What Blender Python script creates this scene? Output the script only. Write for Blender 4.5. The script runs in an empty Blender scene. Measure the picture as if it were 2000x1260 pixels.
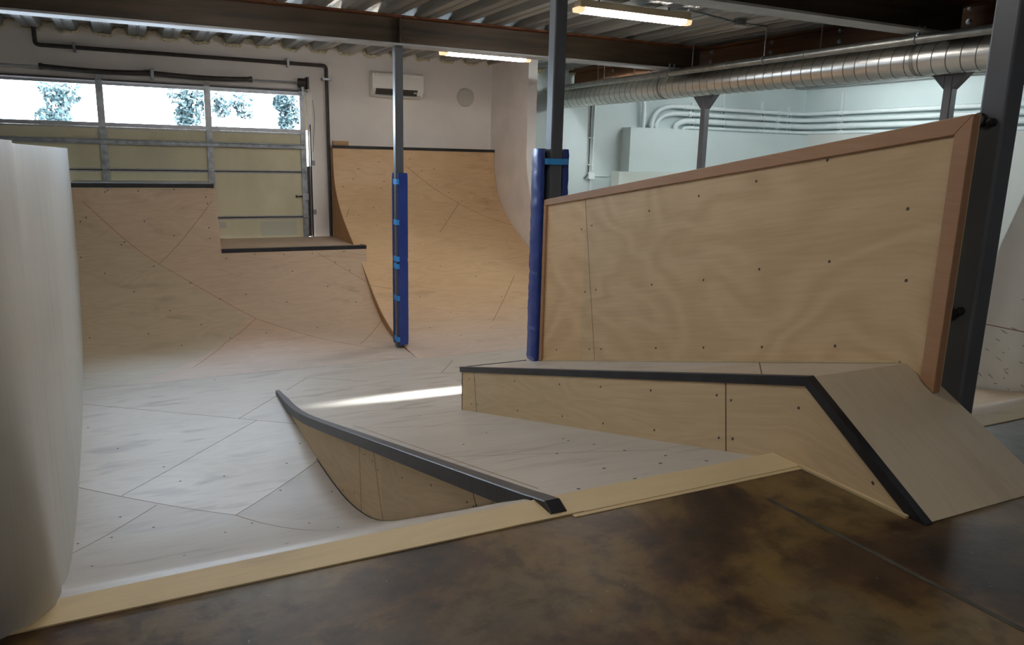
import bpy, bmesh, math, random
from mathutils import Vector, Matrix
random.seed(7)
S = bpy.context.scene
COL = S.collection

# ------------------------------------------------------------------ camera
F, PX, PY = 1492.0, 1000.0, 630.0
EYE = Vector((0, 0, 1.5))
up = -Vector((834 - PX, 7500 - PY, F)).normalized()
ax = Vector((4080 - PX, 380 - PY, F)); ax -= ax.dot(up) * up; ax.normalize()
ay = up.cross(ax)
RW = Matrix((ax, ay, up))                       # photo axes (right, down, forward) -> room axes
cam = bpy.data.cameras.new('camera'); co = bpy.data.objects.new('camera', cam); COL.objects.link(co)
cam.sensor_width = 36; cam.lens = 36 * F / 2000; cam.clip_start = .05; cam.clip_end = 200
rx, ry, rz = RW @ Vector((1, 0, 0)), RW @ Vector((0, -1, 0)), RW @ Vector((0, 0, -1))
M = Matrix((rx, ry, rz)).transposed().to_4x4(); M.translation = EYE
co.matrix_world = M
S.camera = co

def ray(px, py): return RW @ Vector((px - PX, py - PY, F))
def at(px, py, x=None, y=None, z=None):
    """room point seen at photo position (px, py) on the plane x=, y= or z="""
    d = ray(px, py)
    i, v = (0, x) if x is not None else (1, y) if y is not None else (2, z)
    return EYE + d * ((v - EYE[i]) / d[i])

# ------------------------------------------------------------------ materials
def mat(name, color, rough=.6, metal=0., spec=.5, bump=0., bscale=30., var=0., vscale=4., emit=None, stretch=(1, 1, 1)):
    m = bpy.data.materials.new(name); m.use_nodes = True
    nt = m.node_tree; N = nt.nodes; L = nt.links
    b = N['Principled BSDF']
    b.inputs['Base Color'].default_value = (*color, 1); b.inputs['Roughness'].default_value = rough
    b.inputs['Metallic'].default_value = metal; b.inputs['Specular IOR Level'].default_value = spec
    tc = N.new('ShaderNodeTexCoord'); mp = N.new('ShaderNodeMapping'); mp.inputs['Scale'].default_value = stretch
    L.new(tc.outputs['Object'], mp.inputs['Vector'])
    if var:
        n = N.new('ShaderNodeTexNoise'); n.inputs['Scale'].default_value = vscale; n.inputs['Detail'].default_value = 5
        L.new(mp.outputs[0], n.inputs['Vector'])
        r = N.new('ShaderNodeValToRGB')
        r.color_ramp.elements[0].position = .3; r.color_ramp.elements[1].position = .7
        r.color_ramp.elements[0].color = (*[c * (1 - var) for c in color], 1)
        r.color_ramp.elements[1].color = (*[min(1, c * (1 + var)) for c in color], 1)
        L.new(n.outputs['Fac'], r.inputs[0]); L.new(r.outputs[0], b.inputs['Base Color'])
    if bump:
        n2 = N.new('ShaderNodeTexNoise'); n2.inputs['Scale'].default_value = bscale; n2.inputs['Detail'].default_value = 4
        L.new(mp.outputs[0], n2.inputs['Vector'])
        bp = N.new('ShaderNodeBump'); bp.inputs['Strength'].default_value = bump; bp.inputs['Distance'].default_value = .02
        L.new(n2.outputs['Fac'], bp.inputs['Height']); L.new(bp.outputs[0], b.inputs['Normal'])
    if emit:
        b.inputs['Emission Color'].default_value = (*emit[0], 1); b.inputs['Emission Strength'].default_value = emit[1]
    return m

def wood(name, c1, c2, rough=.45, grain=(1.0, 7.0), fig=1.0, wear=0., wearcol=(.16, .13, .11), coat=0., spec=.5):
    """birch ply: slow figure + fine grain along the first UV axis, per-sheet tint, scuffs"""
    m = bpy.data.materials.new(name); m.use_nodes = True
    nt = m.node_tree; N = nt.nodes; L = nt.links; b = N['Principled BSDF']
    b.inputs['Roughness'].default_value = rough; b.inputs['Coat Weight'].default_value = coat; b.inputs['Coat Roughness'].default_value = .25
    b.inputs['Specular IOR Level'].default_value = spec
    uv = N.new('ShaderNodeUVMap'); uv.uv_map = 'UVMap'
    def mapping(sx, sy):
        q = N.new('ShaderNodeMapping'); q.inputs['Scale'].default_value = (sx, sy, 1); L.new(uv.outputs[0], q.inputs['Vector']); return q.outputs[0]
    def noise(v, sc, det=3, dist=0.):
        q = N.new('ShaderNodeTexNoise'); q.inputs['Scale'].default_value = sc; q.inputs['Detail'].default_value = det
        q.inputs['Distortion'].default_value = dist; L.new(v, q.inputs['Vector']); return q.outputs['Fac']
    def math_(op, a, bb=None, clamp=False):
        q = N.new('ShaderNodeMath'); q.operation = op; q.use_clamp = clamp
        for k, v in enumerate((a, bb)):
            if v is None: continue
            if isinstance(v, (int, float)): q.inputs[k].default_value = v
            else: L.new(v, q.inputs[k])
        return q.outputs[0]
    def mixc(fac, a, bb, mode='MIX'):
        q = N.new('ShaderNodeMix'); q.data_type = 'RGBA'; q.blend_type = mode
        if isinstance(fac, (int, float)): q.inputs[0].default_value = fac
        else: L.new(fac, q.inputs[0])
        for k, v in ((6, a), (7, bb)):
            if isinstance(v, tuple): q.inputs[k].default_value = (*v, 1)
            else: L.new(v, q.inputs[k])
        return q.outputs[2]
    figure = noise(mapping(grain[0] * .55, grain[1] * .35), 1.0, 2, .6)
    rings = math_('SINE', math_('MULTIPLY', figure, 64.0))
    rings = math_('ADD', math_('MULTIPLY', rings, .5 * .30 * fig), .5)
    fine = noise(mapping(grain[0] * 3, grain[1] * 16), 1.0, 4)
    blot = noise(mapping(.9, 1.1), 1.0, 3)
    f = math_('ADD', math_('MULTIPLY', rings, .45), math_('MULTIPLY', fine, .45))
    f = math_('ADD', f, math_('MULTIPLY', blot, .25))
    f = math_('ADD', math_('MULTIPLY', math_('SUBTRACT', f, .575), 2.3), .5, True)
    c = mixc(f, c1, c2)
    at_ = N.new('ShaderNodeAttribute'); at_.attribute_name = 'tint'
    c = mixc(1.0, c, at_.outputs['Color'], 'MULTIPLY')
    if wear:
        w1 = noise(mapping(1.6, 5.0), 1.0, 6, .4); w2 = noise(mapping(.5, .6), 1.0, 2)
        w = math_('MULTIPLY', math_('SUBTRACT', w1, .535), 9.0, True)
        w = math_('MULTIPLY', w, math_('MULTIPLY', math_('SUBTRACT', w2, .36), 3.2, True))
        c = mixc(math_('MULTIPLY', w, wear), c, wearcol)
        L.new(math_('ADD', math_('MULTIPLY', blot, .12), rough - .06), b.inputs['Roughness'])
    L.new(c, b.inputs['Base Color'])
    return m

W_FLOOR = wood('pale_worn_plywood', (.535, .50, .455), (.41, .375, .33), .42, (1, 7), .6, .62, (.20, .165, .14))
W_RAMP = wood('tan_plywood', (.575, .445, .33), (.44, .325, .23), .5, (1, 7), .8, .30, (.20, .13, .08))
W_BANK = wood('honey_plywood', (.71, .50, .30), (.56, .36, .19), .5, (1, 7), .8, .25, (.25, .14, .07))
W_PANEL = wood('figured_birch_panel', (.66, .50, .31), (.51, .36, .20), .55, (1.0, 3.6), 1.5, 0.)
W_LEDGE = wood('birch_ledge_side', (.68, .53, .34), (.54, .40, .23), .55, (1, 5), 1.0, .12)
W_TRIM = wood('reddish_cedar_trim', (.45, .265, .155), (.33, .175, .092), .55, (1, 14), .5, 0.)
W_STRIP = wood('yellow_pine_strip', (.62, .50, .30), (.51, .395, .22), .6, (1, 8), .4, .3)
W_WHITE = wood('whitewashed_plywood', (.56, .56, .54), (.465, .465, .44), .5, (1, 5), .6, .45, (.32, .30, .28))
W_OLD = wood('raw_orange_ply_side', (.52, .30, .13), (.40, .21, .08), .7, (1, 6), .6, 0.)
SEAM = mat('dark_sheet_joint', (.16, .105, .06), .9); SEAM2 = mat('brown_sheet_joint', (.31, .21, .125), .9)
SCREW = mat('dark_screw_head', (.06, .05, .045), .6)
BLACK = mat('black_steel_angle', (.022, .022, .026), .42, .3, .5, .08, 40, .35, 6)
COLM = mat('grey_painted_steel', (.105, .115, .135), .38, .0, .5, .02, 60, .10, 3)
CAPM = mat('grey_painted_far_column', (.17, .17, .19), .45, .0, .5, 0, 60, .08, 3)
BLUE = mat('royal_blue_vinyl', (.024, .058, .29), .32, 0, .5, .25, 9, .12, 5)
STRAP = mat('bright_blue_webbing', (.05, .36, .88), .6, 0, .3, .2, 200)
GALV = mat('galvanised_steel', (.33, .36, .39), .42, .65, .5, .08, 60, .3, 9)
DUCT = mat('spiral_duct_zinc', (.70, .69, .65), .30, .95, .5, .03, 25, .10, 5, None, (1, .35, 1))
DUCTS = mat('duct_seam_zinc', (.34, .33, .30), .45, .9)
PIPE = mat('dull_steel_pipe', (.36, .36, .33), .38, .85, .5, .05, 40, .2, 6)
DARKP = mat('black_iron_pipe', (.045, .038, .036), .5, .2, .5, .08, 50, .3, 12)
DECK = mat('galvanised_roof_deck', (.36, .365, .35), .5, .55, .5, .12, 35, .35, 2.2, None, (1, .12, 1))
RUST = mat('mill_scale_steel', (.078, .056, .036), .5, .25, .5, .15, 30, .55, 1.6, None, (.4, 2, 4))
RUSTO = mat('orange_rusted_steel', (.115, .052, .02), .62, .2, .4, .2, 25, .6, 1.5, None, (2, .35, 5))
FLANGE = mat('light_grey_flange', (.47, .49, .51), .45, .1, .5, .05, 40, .12, 3)  # bottom flanges: a paler grey than the beam web
REDR = mat('red_rust_edge', (.17, .06, .025), .7, .1, .4, .2, 40, .4, 6)
WALLM = mat('white_painted_wall', (.80, .765, .735), .75, 0, .4, .06, 14, .05, 1.1)
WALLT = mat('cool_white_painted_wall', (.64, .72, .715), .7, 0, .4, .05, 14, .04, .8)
CONDUIT = mat('painted_white_conduit', (.80, .86, .86), .5, 0, .4, 0, 1, .03, 6)
PLAST = mat('white_plastic', (.88, .87, .84), .45)
PLASTD = mat('dark_vent_slot', (.06, .055, .05), .6)
VENT = mat('grey_vent_cover', (.58, .565, .53), .6)
FOAM = mat('tan_spray_foam', (.66, .60, .42), .9, 0, .3, .9, 40, .3, 20)
DOORP = mat('yellowed_insulated_door_panel', (.62, .585, .42), .75, 0, .3, .1, 8, .10, 1.6, None, (1, 1, .5))
DOORW = mat('white_patch_paint', (.52, .53, .44), .7)
ALU = mat('dull_aluminium', (.40, .42, .45), .42, .6, .5, .05, 60, .15, 8)
LAMPB = mat('cream_lamp_housing', (.62, .54, .38), .5)
LAMPE = mat('lit_diffuser', (1, .97, .93), .4, emit=((1, .93, .86), 26.0))
LAMPC = mat('lit_cool_tube', (.95, 1, 1), .4, emit=((.90, .985, 1.0), 85.0))
LAMPEND = mat('glowing_lamp_end', (.8, .66, .45), .4, emit=((1, .72, .40), .55))
RUBBER = mat('black_rubber', (.014, .014, .015), .45, 0, .5, .2, 60)
SIGNAL = mat('white_round_detector', (.72, .72, .68), .5)
LEAF = mat('tree_leaves', (.035, .055, .055), .7, 0, .3, 0, 1, .4, 3)
BARK = mat('tree_bark', (.16, .14, .13), .9)
RAWWOOD = wood('raw_lumber', (.55, .34, .18), (.42, .24, .11), .7, (1, 12), .5)

def concrete():
    m = bpy.data.materials.new('brown_stained_concrete'); m.use_nodes = True
    nt = m.node_tree; N = nt.nodes; L = nt.links; b = N['Principled BSDF']
    tc = N.new('ShaderNodeTexCoord')
    def noise(sc, det, dist=0., v=None):
        q = N.new('ShaderNodeTexNoise'); q.inputs['Scale'].default_value = sc; q.inputs['Detail'].default_value = det
        q.inputs['Distortion'].default_value = dist; q.inputs['Roughness'].default_value = .62
        L.new(v or tc.outputs['Object'], q.inputs['Vector']); return q.outputs['Fac']
    def ramp(v, *st):
        r = N.new('ShaderNodeValToRGB'); e = r.color_ramp.elements
        while len(e) < len(st): e.new(.5)
        for k, (p, c) in enumerate(st): e[k].position = p; e[k].color = (*c, 1)
        L.new(v, r.inputs[0]); return r.outputs[0]
    def mix(f, a, c, mode='MIX'):
        q = N.new('ShaderNodeMix'); q.data_type = 'RGBA'; q.blend_type = mode
        if isinstance(f, float): q.inputs[0].default_value = f
        else: L.new(f, q.inputs[0])
        L.new(a, q.inputs[6])
        if isinstance(c, tuple): q.inputs[7].default_value = (*c, 1)
        else: L.new(c, q.inputs[7])
        return q.outputs[2]
    base = ramp(noise(1.05, 9, .5), (.40, (.020, .010, .005)), (.48, (.055, .027, .011)), (.525, (.105, .062, .019)), (.62, (.135, .088, .028)))
    grey = ramp(noise(.55, 4), (.50, (0, 0, 0)), (.66, (1, 1, 1)))
    c = mix(grey, base, (.080, .070, .052))
    g = N.new('ShaderNodeNewGeometry'); sx = N.new('ShaderNodeSeparateXYZ'); L.new(tc.outputs['Object'], sx.inputs[0])
    mr = N.new('ShaderNodeMapRange'); mr.inputs[1].default_value = 2.6; mr.inputs[2].default_value = 4.6; L.new(sx.outputs[0], mr.inputs[0])
    q = N.new('ShaderNodeMath'); q.operation = 'MULTIPLY'; q.inputs[1].default_value = .55; L.new(mr.outputs[0], q.inputs[0])
    c = mix(q.outputs[0], c, (.085, .078, .066))                     # the slab on the right is a greyer pour
    sp = ramp(noise(7, 8, .3), (.36, (.5, .47, .45)), (.50, (1, 1, 1)), (.70, (1.3, 1.26, 1.2)))
    c = mix(1.0, c, sp, 'MULTIPLY')
    fl = ramp(noise(38, 3), (.70, (0, 0, 0)), (.74, (1, 1, 1)))
    c = mix(fl, c, (.20, .17, .13))
    L.new(c, b.inputs['Base Color'])
    rr = N.new('ShaderNodeMapRange'); rr.inputs[3].default_value = .30; rr.inputs[4].default_value = .50; b.inputs['Specular IOR Level'].default_value = .38
    L.new(noise(2.4, 7), rr.inputs[0]); L.new(rr.outputs[0], b.inputs['Roughness'])
    bp = N.new('ShaderNodeBump'); bp.inputs['Strength'].default_value = .12; bp.inputs['Distance'].default_value = .01
    L.new(noise(16, 6), bp.inputs['Height']); L.new(bp.outputs[0], b.inputs['Normal'])
    return m
CONC = concrete()

def glass():
    m = bpy.data.materials.new('window_glass'); m.use_nodes = True
    nt = m.node_tree; N = nt.nodes; L = nt.links; N.clear()
    o = N.new('ShaderNodeOutputMaterial'); t = N.new('ShaderNodeBsdfTransparent'); g = N.new('ShaderNodeBsdfGlossy')
    t.inputs[0].default_value = (.93, .97, 1, 1); g.inputs['Roughness'].default_value = .03
    fr = N.new('ShaderNodeFresnel'); fr.inputs[0].default_value = 1.45; mx = N.new('ShaderNodeMixShader')
    L.new(fr.outputs[0], mx.inputs[0]); L.new(t.outputs[0], mx.inputs[1]); L.new(g.outputs[0], mx.inputs[2]); L.new(mx.outputs[0], o.inputs[0])
    return m
GLASS = glass()

# ------------------------------------------------------------------ building helpers
ORG = {}
def thing(name, label, cat, loc=(0, 0, 0), group=None, kind=None):
    o = bpy.data.objects.new(name, None); COL.objects.link(o); o.location = loc; o.empty_display_size = .1
    o['label'] = label; o['category'] = cat
    if group: o['group'] = group
    if kind: o['kind'] = kind
    ORG[o.name] = Vector(loc); return o
def tag(o, label, cat, group=None, kind=None):
    o['label'] = label; o['category'] = cat
    if group: o['group'] = group
    if kind: o['kind'] = kind
    return o
def link(name, bm, mats, parent=None, smooth=False, loc=None, label=None, bevel=0.):
    org = ORG[parent.name].copy() if parent else Vector(loc or (0, 0, 0))
    bmesh.ops.translate(bm, verts=bm.verts, vec=-org)
    me = bpy.data.meshes.new(name)
    bm.normal_update()
    if not bm.loops.layers.uv.get('UVMap'): boxuv(bm, org)
    lay = bm.loops.layers.float_color.get('tint')
    if not lay:
        lay = bm.loops.layers.float_color.new('tint')
        for f in bm.faces:
            for l in f.loops: l[lay] = (1, 1, 1, 1)
    bm.to_mesh(me); bm.free()
    for m in (mats if isinstance(mats, (list, tuple)) else [mats]): me.materials.append(m)
    if smooth:
        for p in me.polygons: p.use_smooth = True
        if smooth != 'all': me.set_sharp_from_angle(angle=math.radians(smooth if not isinstance(smooth, bool) else 40))
    o = bpy.data.objects.new(name, me); COL.objects.link(o)
    if parent: o.parent = parent; ORG[o.name] = org
    else: o.location = org; ORG[o.name] = org
    if label: o['label'] = label
    if bevel:
        b = o.modifiers.new('bevel', 'BEVEL'); b.width = bevel; b.segments = 2; b.limit_method = 'ANGLE'
    return o
def boxuv(bm, org):
    lay = bm.loops.layers.uv.new('UVMap')
    for f in bm.faces:
        n = f.normal; a = max(range(3), key=lambda i: abs(n[i]))
        for l in f.loops:
            p = l.vert.co + org
            l[lay].uv = (p.y, p.z) if a == 0 else (p.x, p.z) if a == 1 else (p.x, p.y)
def struct(name, bm, m, parent=None, **k):
    o = link(name, bm, m, parent, **k)
    if not parent: o['kind'] = 'structure'
    return o

class B:
    """collects solids into one mesh"""
    def __init__(s): s.bm = bmesh.new(); s.mi = 0
    def face(s, vs):
        try: f = s.bm.faces.new(vs); f.material_index = s.mi; return f
        except ValueError: return None
    def box(s, x0, x1, y0, y1, z0, z1):
        v = [s.bm.verts.new(p) for p in ((x0, y0, z0), (x1, y0, z0), (x1, y1, z0), (x0, y1, z0), (x0, y0, z1), (x1, y0, z1), (x1, y1, z1), (x0, y1, z1))]
        for q in ((3, 2, 1, 0), (4, 5, 6, 7), (0, 1, 5, 4), (1, 2, 6, 5), (2, 3, 7, 6), (3, 0, 4, 7)): s.face([v[i] for i in q])
        return s
    def prism(s, pts, vec):
        """polygon pts (3-D) pushed along vec"""
        vec = Vector(vec); a = [s.bm.verts.new(p) for p in pts]; b = [s.bm.verts.new(Vector(p) + vec) for p in pts]
        n = len(a); s.face(a[::-1]); s.face(b)
        for i in range(n): s.face((a[i], a[(i + 1) % n], b[(i + 1) % n], b[i]))
        bmesh.ops.recalc_face_normals(s.bm, faces=s.bm.faces); return s
    def loft(s, secs, cap=True, closed=True):
        """secs: list of rings of points"""
        R = [[s.bm.verts.new(p) for p in r] for r in secs]; n = len(R[0])
        for a, b in zip(R[:-1], R[1:]):
            for i in range(n if closed else n - 1): s.face((a[i], a[(i + 1) % n], b[(i + 1) % n], b[i]))
        if cap and closed: s.face(R[0][::-1]); s.face(R[-1])
        return s
    def tube(s, path, r, n=10, cap=True):
        P = [Vector(p) for p in path]; secs = []
        ref = None
        for i, p in enumerate(P):
            t = (P[min(i + 1, len(P) - 1)] - P[max(i - 1, 0)]).normalized()
            if ref is None: ref = Vector((0, 0, 1)) if abs(t.z) < .9 else Vector((1, 0, 0))
            u = (ref - ref.dot(t) * t).normalized(); w = t.cross(u); ref = u
            rr = r(i / (len(P) - 1)) if callable(r) else r
            secs.append([p + (u * math.cos(2 * math.pi * k / n) + w * math.sin(2 * math.pi * k / n)) * rr for k in range(n)])
        return s.loft(secs, cap)
    def done(s):
        bmesh.ops.recalc_face_normals(s.bm, faces=s.bm.faces); return s.bm

def bend(p, c, q, n=6):
    """quarter bend from p to q round control c"""
    p, c, q = Vector(p), Vector(c), Vector(q)
    return [(1 - t) ** 2 * p + 2 * t * (1 - t) * c + t * t * q for t in [i / n for i in range(n + 1)]]

class Profile:
    """a ramp's side outline (y, z), smooth, measured by arc length s; runs along X"""
    def __init__(s, pts, n=7):
        P = [Vector((a, b)) for a, b in pts]; out = []
        for i in range(len(P) - 1):
            p0 = P[i - 1] if i else P[0] * 2 - P[1]; p3 = P[i + 2] if i + 2 < len(P) else P[-1] * 2 - P[-2]
            p1, p2 = P[i], P[i + 1]
            d1 = (p1 - p0).length ** .5 or 1e-6; d2 = (p2 - p1).length ** .5; d3 = (p3 - p2).length ** .5 or 1e-6
            m1 = (p2 - p1) + d2 * ((p1 - p0) / d1 - (p2 - p0) / (d1 + d2)); m2 = (p2 - p1) + d2 * ((p3 - p2) / d3 - (p3 - p1) / (d2 + d3))
            for k in range(n):
                t = k / n; out.append((2 * t**3 - 3 * t**2 + 1) * p1 + (t**3 - 2 * t**2 + t) * m1 + (-2 * t**3 + 3 * t**2) * p2 + (t**3 - t**2) * m2)
        out.append(P[-1]); s.p = out; s.s = [0.]
        for a, b in zip(out[:-1], out[1:]): s.s.append(s.s[-1] + (b - a).length)
        s.len = s.s[-1]
    def pos(s, t):
        if t <= 0: return s.p[0]
        for i in range(len(s.s) - 1):
            if t <= s.s[i + 1]:
                k = (t - s.s[i]) / (s.s[i + 1] - s.s[i]); return s.p[i].lerp(s.p[i + 1], k)
        return s.p[-1]
    def zy(s, y):
        for a, b in zip(s.p[:-1], s.p[1:]):
            if a.x <= y <= b.x: return a.y + (b.y - a.y) * (y - a.x) / max(b.x - a.x, 1e-9)
        return s.p[0].y if y < s.p[0].x else s.p[-1].y
    def sy(s, y):
        for i in range(len(s.p) - 1):
            if s.p[i].x <= y <= s.p[i + 1].x: return s.s[i] + (y - s.p[i].x) / max(s.p[i + 1].x - s.p[i].x, 1e-9) * (s.s[i + 1] - s.s[i])
        return 0. if y < s.p[0].x else s.len
    def hit(s, px, py):
        """(x, s) where the view ray of a photo position meets the ramp"""
        d = ray(px, py); best = None
        for i in range(len(s.p) - 1):
            a, b = s.p[i], s.p[i + 1]
            ex = b - a; den = d.y * ex.y - d.z * ex.x
            if abs(den) < 1e-12: continue
            qx, qy = a.x - EYE.y, a.y - EYE.z
            t = (qx * ex.y - qy * ex.x) / den; k = (qx * d.z - qy * d.y) / den
            k = -k if False else k
            if -1e-6 <= k <= 1 + 1e-6 and t > 0 and (best is None or t < best[0]):
                best = (t, EYE.x + t * d.x, s.s[i] + k * (s.s[i + 1] - s.s[i]))
        return (best[1], best[2]) if best else None

def sheet(name, mats, parent, u0, u1, v0, v1, f, nv=30, nu=1, seams=(), sw=.004, tint=None, screws=(), sr=.011, keep=None, thick=.018, vs=None, label=None, swap=False, cuts=(), loc=None, us=None, vtint=None, joint=None):
    """plywood skin over (u, v): joints are cut in as thin dark faces, screws as small discs; f(u, v) -> point"""
    bm = bmesh.new()
    vl = vs or [v0 + (v1 - v0) * i / nv for i in range(nv + 1)]; ul = us or [u0 + (u1 - u0) * i / nu for i in range(nu + 1)]; nu = len(ul) - 1
    g = [[bm.verts.new((u, v, 0)) for u in ul] for v in vl]
    for i in range(len(vl) - 1):
        for j in range(nu): bm.faces.new((g[i][j], g[i][j + 1], g[i + 1][j + 1], g[i + 1][j]))
    segs = []
    for a, b in seams:
        a, b = Vector((*a, 0)), Vector((*b, 0)); d = (b - a).normalized(); n = Vector((-d.y, d.x, 0))
        for off in (-sw, sw):
            bmesh.ops.bisect_plane(bm, geom=bm.verts[:] + bm.edges[:] + bm.faces[:], plane_co=a + n * off, plane_no=n, dist=1e-7)
        segs.append((a, d, n, (b - a).length))
    for (a, b) in cuts:                                              # outline cuts: drop what lies left of a->b
        a, b = Vector((*a, 0)), Vector((*b, 0)); d = (b - a).normalized(); n = Vector((-d.y, d.x, 0))
        bmesh.ops.bisect_plane(bm, geom=bm.verts[:] + bm.edges[:] + bm.faces[:], plane_co=a, plane_no=n, dist=1e-7)
        if keep is None: bmesh.ops.delete(bm, geom=[q for q in bm.faces if (q.calc_center_median() - a).dot(n) > 0], context='FACES')
    if keep: bmesh.ops.delete(bm, geom=[q for q in bm.faces if not keep(*q.calc_center_median().xy)], context='FACES')
    uvl = bm.loops.layers.uv.new('UVMap'); tl = bm.loops.layers.float_color.new('tint')
    for q in bm.faces:
        c = q.calc_center_median()
        for a, d, n, ln in segs:
            w = c - a
            if abs(w.dot(n)) < sw * .98 and -.002 < w.dot(d) < ln + .002: q.material_index = 1; break
        side = tuple((c - a).dot(n) > 0 for a, d, n, ln in segs)
        tt = tint(c.x, c.y) if tint else 1.0
        tt = tt if isinstance(tt, tuple) else (tt, tt, tt)
        for l in q.loops:
            p = l.vert.co; l[uvl].uv = (p.y, p.x) if swap else (p.x, p.y)
            vt = vtint(p.x, p.y) if vtint else (1, 1, 1); l[tl] = (tt[0] * vt[0], tt[1] * vt[1], tt[2] * vt[2], 1)
    for v in bm.verts: v.co = f(v.co.x, v.co.y)
    bm.normal_update(); bmesh.ops.recalc_face_normals(bm, faces=bm.faces)
    bm.normal_update(); flip = [q for q in bm.faces if q.material_index == 0]
    # face the viewer's side of the skin
    c = sum(((q.calc_center_median() - EYE).normalized().dot(q.normal) * q.calc_area() for q in flip), 0.)
    sgn = 1
    if c > 0: bmesh.ops.reverse_faces(bm, faces=bm.faces)
    bm.normal_update()
    for (u, v) in screws:
        p = f(u, v); e = 1e-3
        du = (f(u + e, v) - f(u - e, v)).normalized(); dv = (f(u, v + e) - f(u, v - e)).normalized(); n = du.cross(dv)
        if n.dot(EYE - p) < 0: n = -n
        ring = [bm.verts.new(p + n * .0012 + du * sr * math.cos(k * math.pi / 3) + dv * sr * math.sin(k * math.pi / 3)) for k in range(6)]
        q = bm.faces.new(ring); q.material_index = 2
        q.normal_update()
        if q.normal.dot(n) < 0: q.normal_flip()
        for l in q.loops: l[tl] = (1, 1, 1, 1)
    o = link(name, bm, [mats, joint or SEAM, SCREW], parent, smooth=35, label=label, loc=loc)
    if thick:
        m = o.modifiers.new('ply', 'SOLIDIFY'); m.thickness = thick; m.offset = -1
        e = o.modifiers.new('crisp', 'EDGE_SPLIT'); e.split_angle = math.radians(38)
    return o

def hashtint(lo=.9, hi=1.05, key=0):
    return lambda k: lo + (hi - lo) * random.Random(key * 97 + k).random()

# ------------------------------------------------------------------ heights and outlines
ZP = -1.63                                   # floor of the sunken bay
YW = 16.6                                    # garage wall
LANE = Profile([(2.74, 0), (2.84, -.018), (2.95, -.07), (3.1, -.145), (3.42, -.315), (4.0, -.617), (4.6, -.928), (5.0, -1.13), (5.4, -1.305), (5.8, -1.43), (6.3, -1.535), (6.9, -1.60), (7.6, ZP)])
FLOORP = Profile([(7.6, ZP), (9.0, ZP), (11.25, ZP)], 4)
PIT = Profile([(2.74, 0), (2.84, -.018), (2.95, -.07), (3.1, -.145), (3.42, -.315), (4.0, -.617), (4.6, -.928), (5.0, -1.13), (5.4, -1.305), (5.8, -1.43), (6.3, -1.535), (6.9, -1.60), (7.6, ZP), (8.5, ZP), (9.5, ZP), (11.25, ZP)])
RAMP = Profile([(2.76, -.025), (4, -.337), (6, -.84), (7.6, -1.243), (8.2, -1.385), (8.7, -1.485), (9.2, -1.56), (9.7, -1.605), (10.1, -1.626)])
QP = Profile([(11.1, -1.6285), (11.9, -1.605), (12.5, -1.53), (12.97, -1.39), (13.4, -1.17), (13.75, -.93), (14.1, -.68), (14.45, -.43), (14.62, -.295), (14.8, -.10), (14.95, .16), (15.07, .48), (15.14, .80)])
BANK = Profile([(11.0, -1.6285), (11.6, -1.60), (12.2, -1.50), (12.55, -1.41), (12.97, -1.27), (13.4, -1.06), (13.7, -.885), (14.0, -.71), (14.45, -.455), (14.95, -.19), (15.35, .03), (15.74, .28), (15.98, .48), (16.18, .72), (16.30, .96), (16.36, 1.25), (16.38, 1.6)])
WK = [(2.50, -.62), (2.56, -.48), (2.61, -.40), (2.66, -.352), (2.74, -.318), (3.0, -.337), (3.5, -.394), (4, -.452), (5, -.548), (5.6, -.578), (6.4, -.605), (7.78, -.645), (9.26, -.688), (11.65, -.786), (15.0, -.905)]
WP = Profile(WK, 4)
def xw(y): return WP.zy(y)
def ledz(y): return .463 - .25 * (y - 2.62)
XC0, XC1 = 3.74, 3.87                        # columns
XPN = 3.68                                   # upright panel face
XL = 2.95                                    # ledge side

# ================================================================== SETTING
b = B(); b.box(-6, 18, -6, 2.61, ZP - .25, 0)
fl = struct('floor', b.done(), CONC)
bpy_cut = B()
b = B(); b.box(-6, 18, 2.61, YW + .4, ZP - .25, ZP - .02); struct('floor_bay', b.done(), mat('grey_bay_slab', (.25, .25, .24), .8))
# saw-cut joint in the slab
def slabline(p, q, w, name):
    p, q = at(*p, z=0), at(*q, z=0); d = (q - p).normalized(); n = Vector((-d.y, d.x, 0)) * w
    b = B(); b.prism([p - n, p + n, q + n, q - n], (0, 0, .0012)); return b
jm = mat('filled_floor_joint', (.055, .05, .04), .7, 0, .3, .1, 30, .4, 8)
b = slabline((1500, 975), (2060, 1262), .012, 'j'); o = struct('trim_joint', b.done(), jm)

# garage wall with the door opening
DX0, DX1, DZ1 = -2.22, 3.385, 2.66
b = B()
b.box(-6, DX0, YW, YW + .25, ZP, 3.72); b.box(DX1, 7.58, YW, YW + .25, ZP, 3.72); b.box(DX0, DX1, YW, YW + .25, DZ1, 3.72)
struct('wall_back', b.done(), WALLM)
b = B(); b.box(7.58, 18, YW, YW + .25, ZP, 3.72); struct('wall_far', b.done(), WALLT)
# right wall with a small high window outside the picture
b = B(); RX = 17.4
WY0, WY1, WZ0, WZ1 = 8.72, 9.08, 1.18, 1.55
b.box(RX, RX + .25, -6, WY0, ZP, 3.72); b.box(RX, RX + .25, WY1, YW, ZP, 3.72); b.box(RX, RX + .25, WY0, WY1, ZP, WZ0); b.box(RX, RX + .25, WY0, WY1, WZ1, 3.72)
struct('wall_right', b.done(), WALLT)
b = B(); b.box(RX + .1, RX + .106, WY0, WY1, WZ0, WZ1); struct('window_1', b.done(), GLASS)
b = B(); b.box(-6.25, -6, -6, YW + .25, ZP - .25, 3.72); struct('wall_left', b.done(), WALLM)
b = B(); b.box(-6.25, 18, -6.25, -6, ZP - .25, 3.72); struct('wall_front', b.done(), WALLM)
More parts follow.
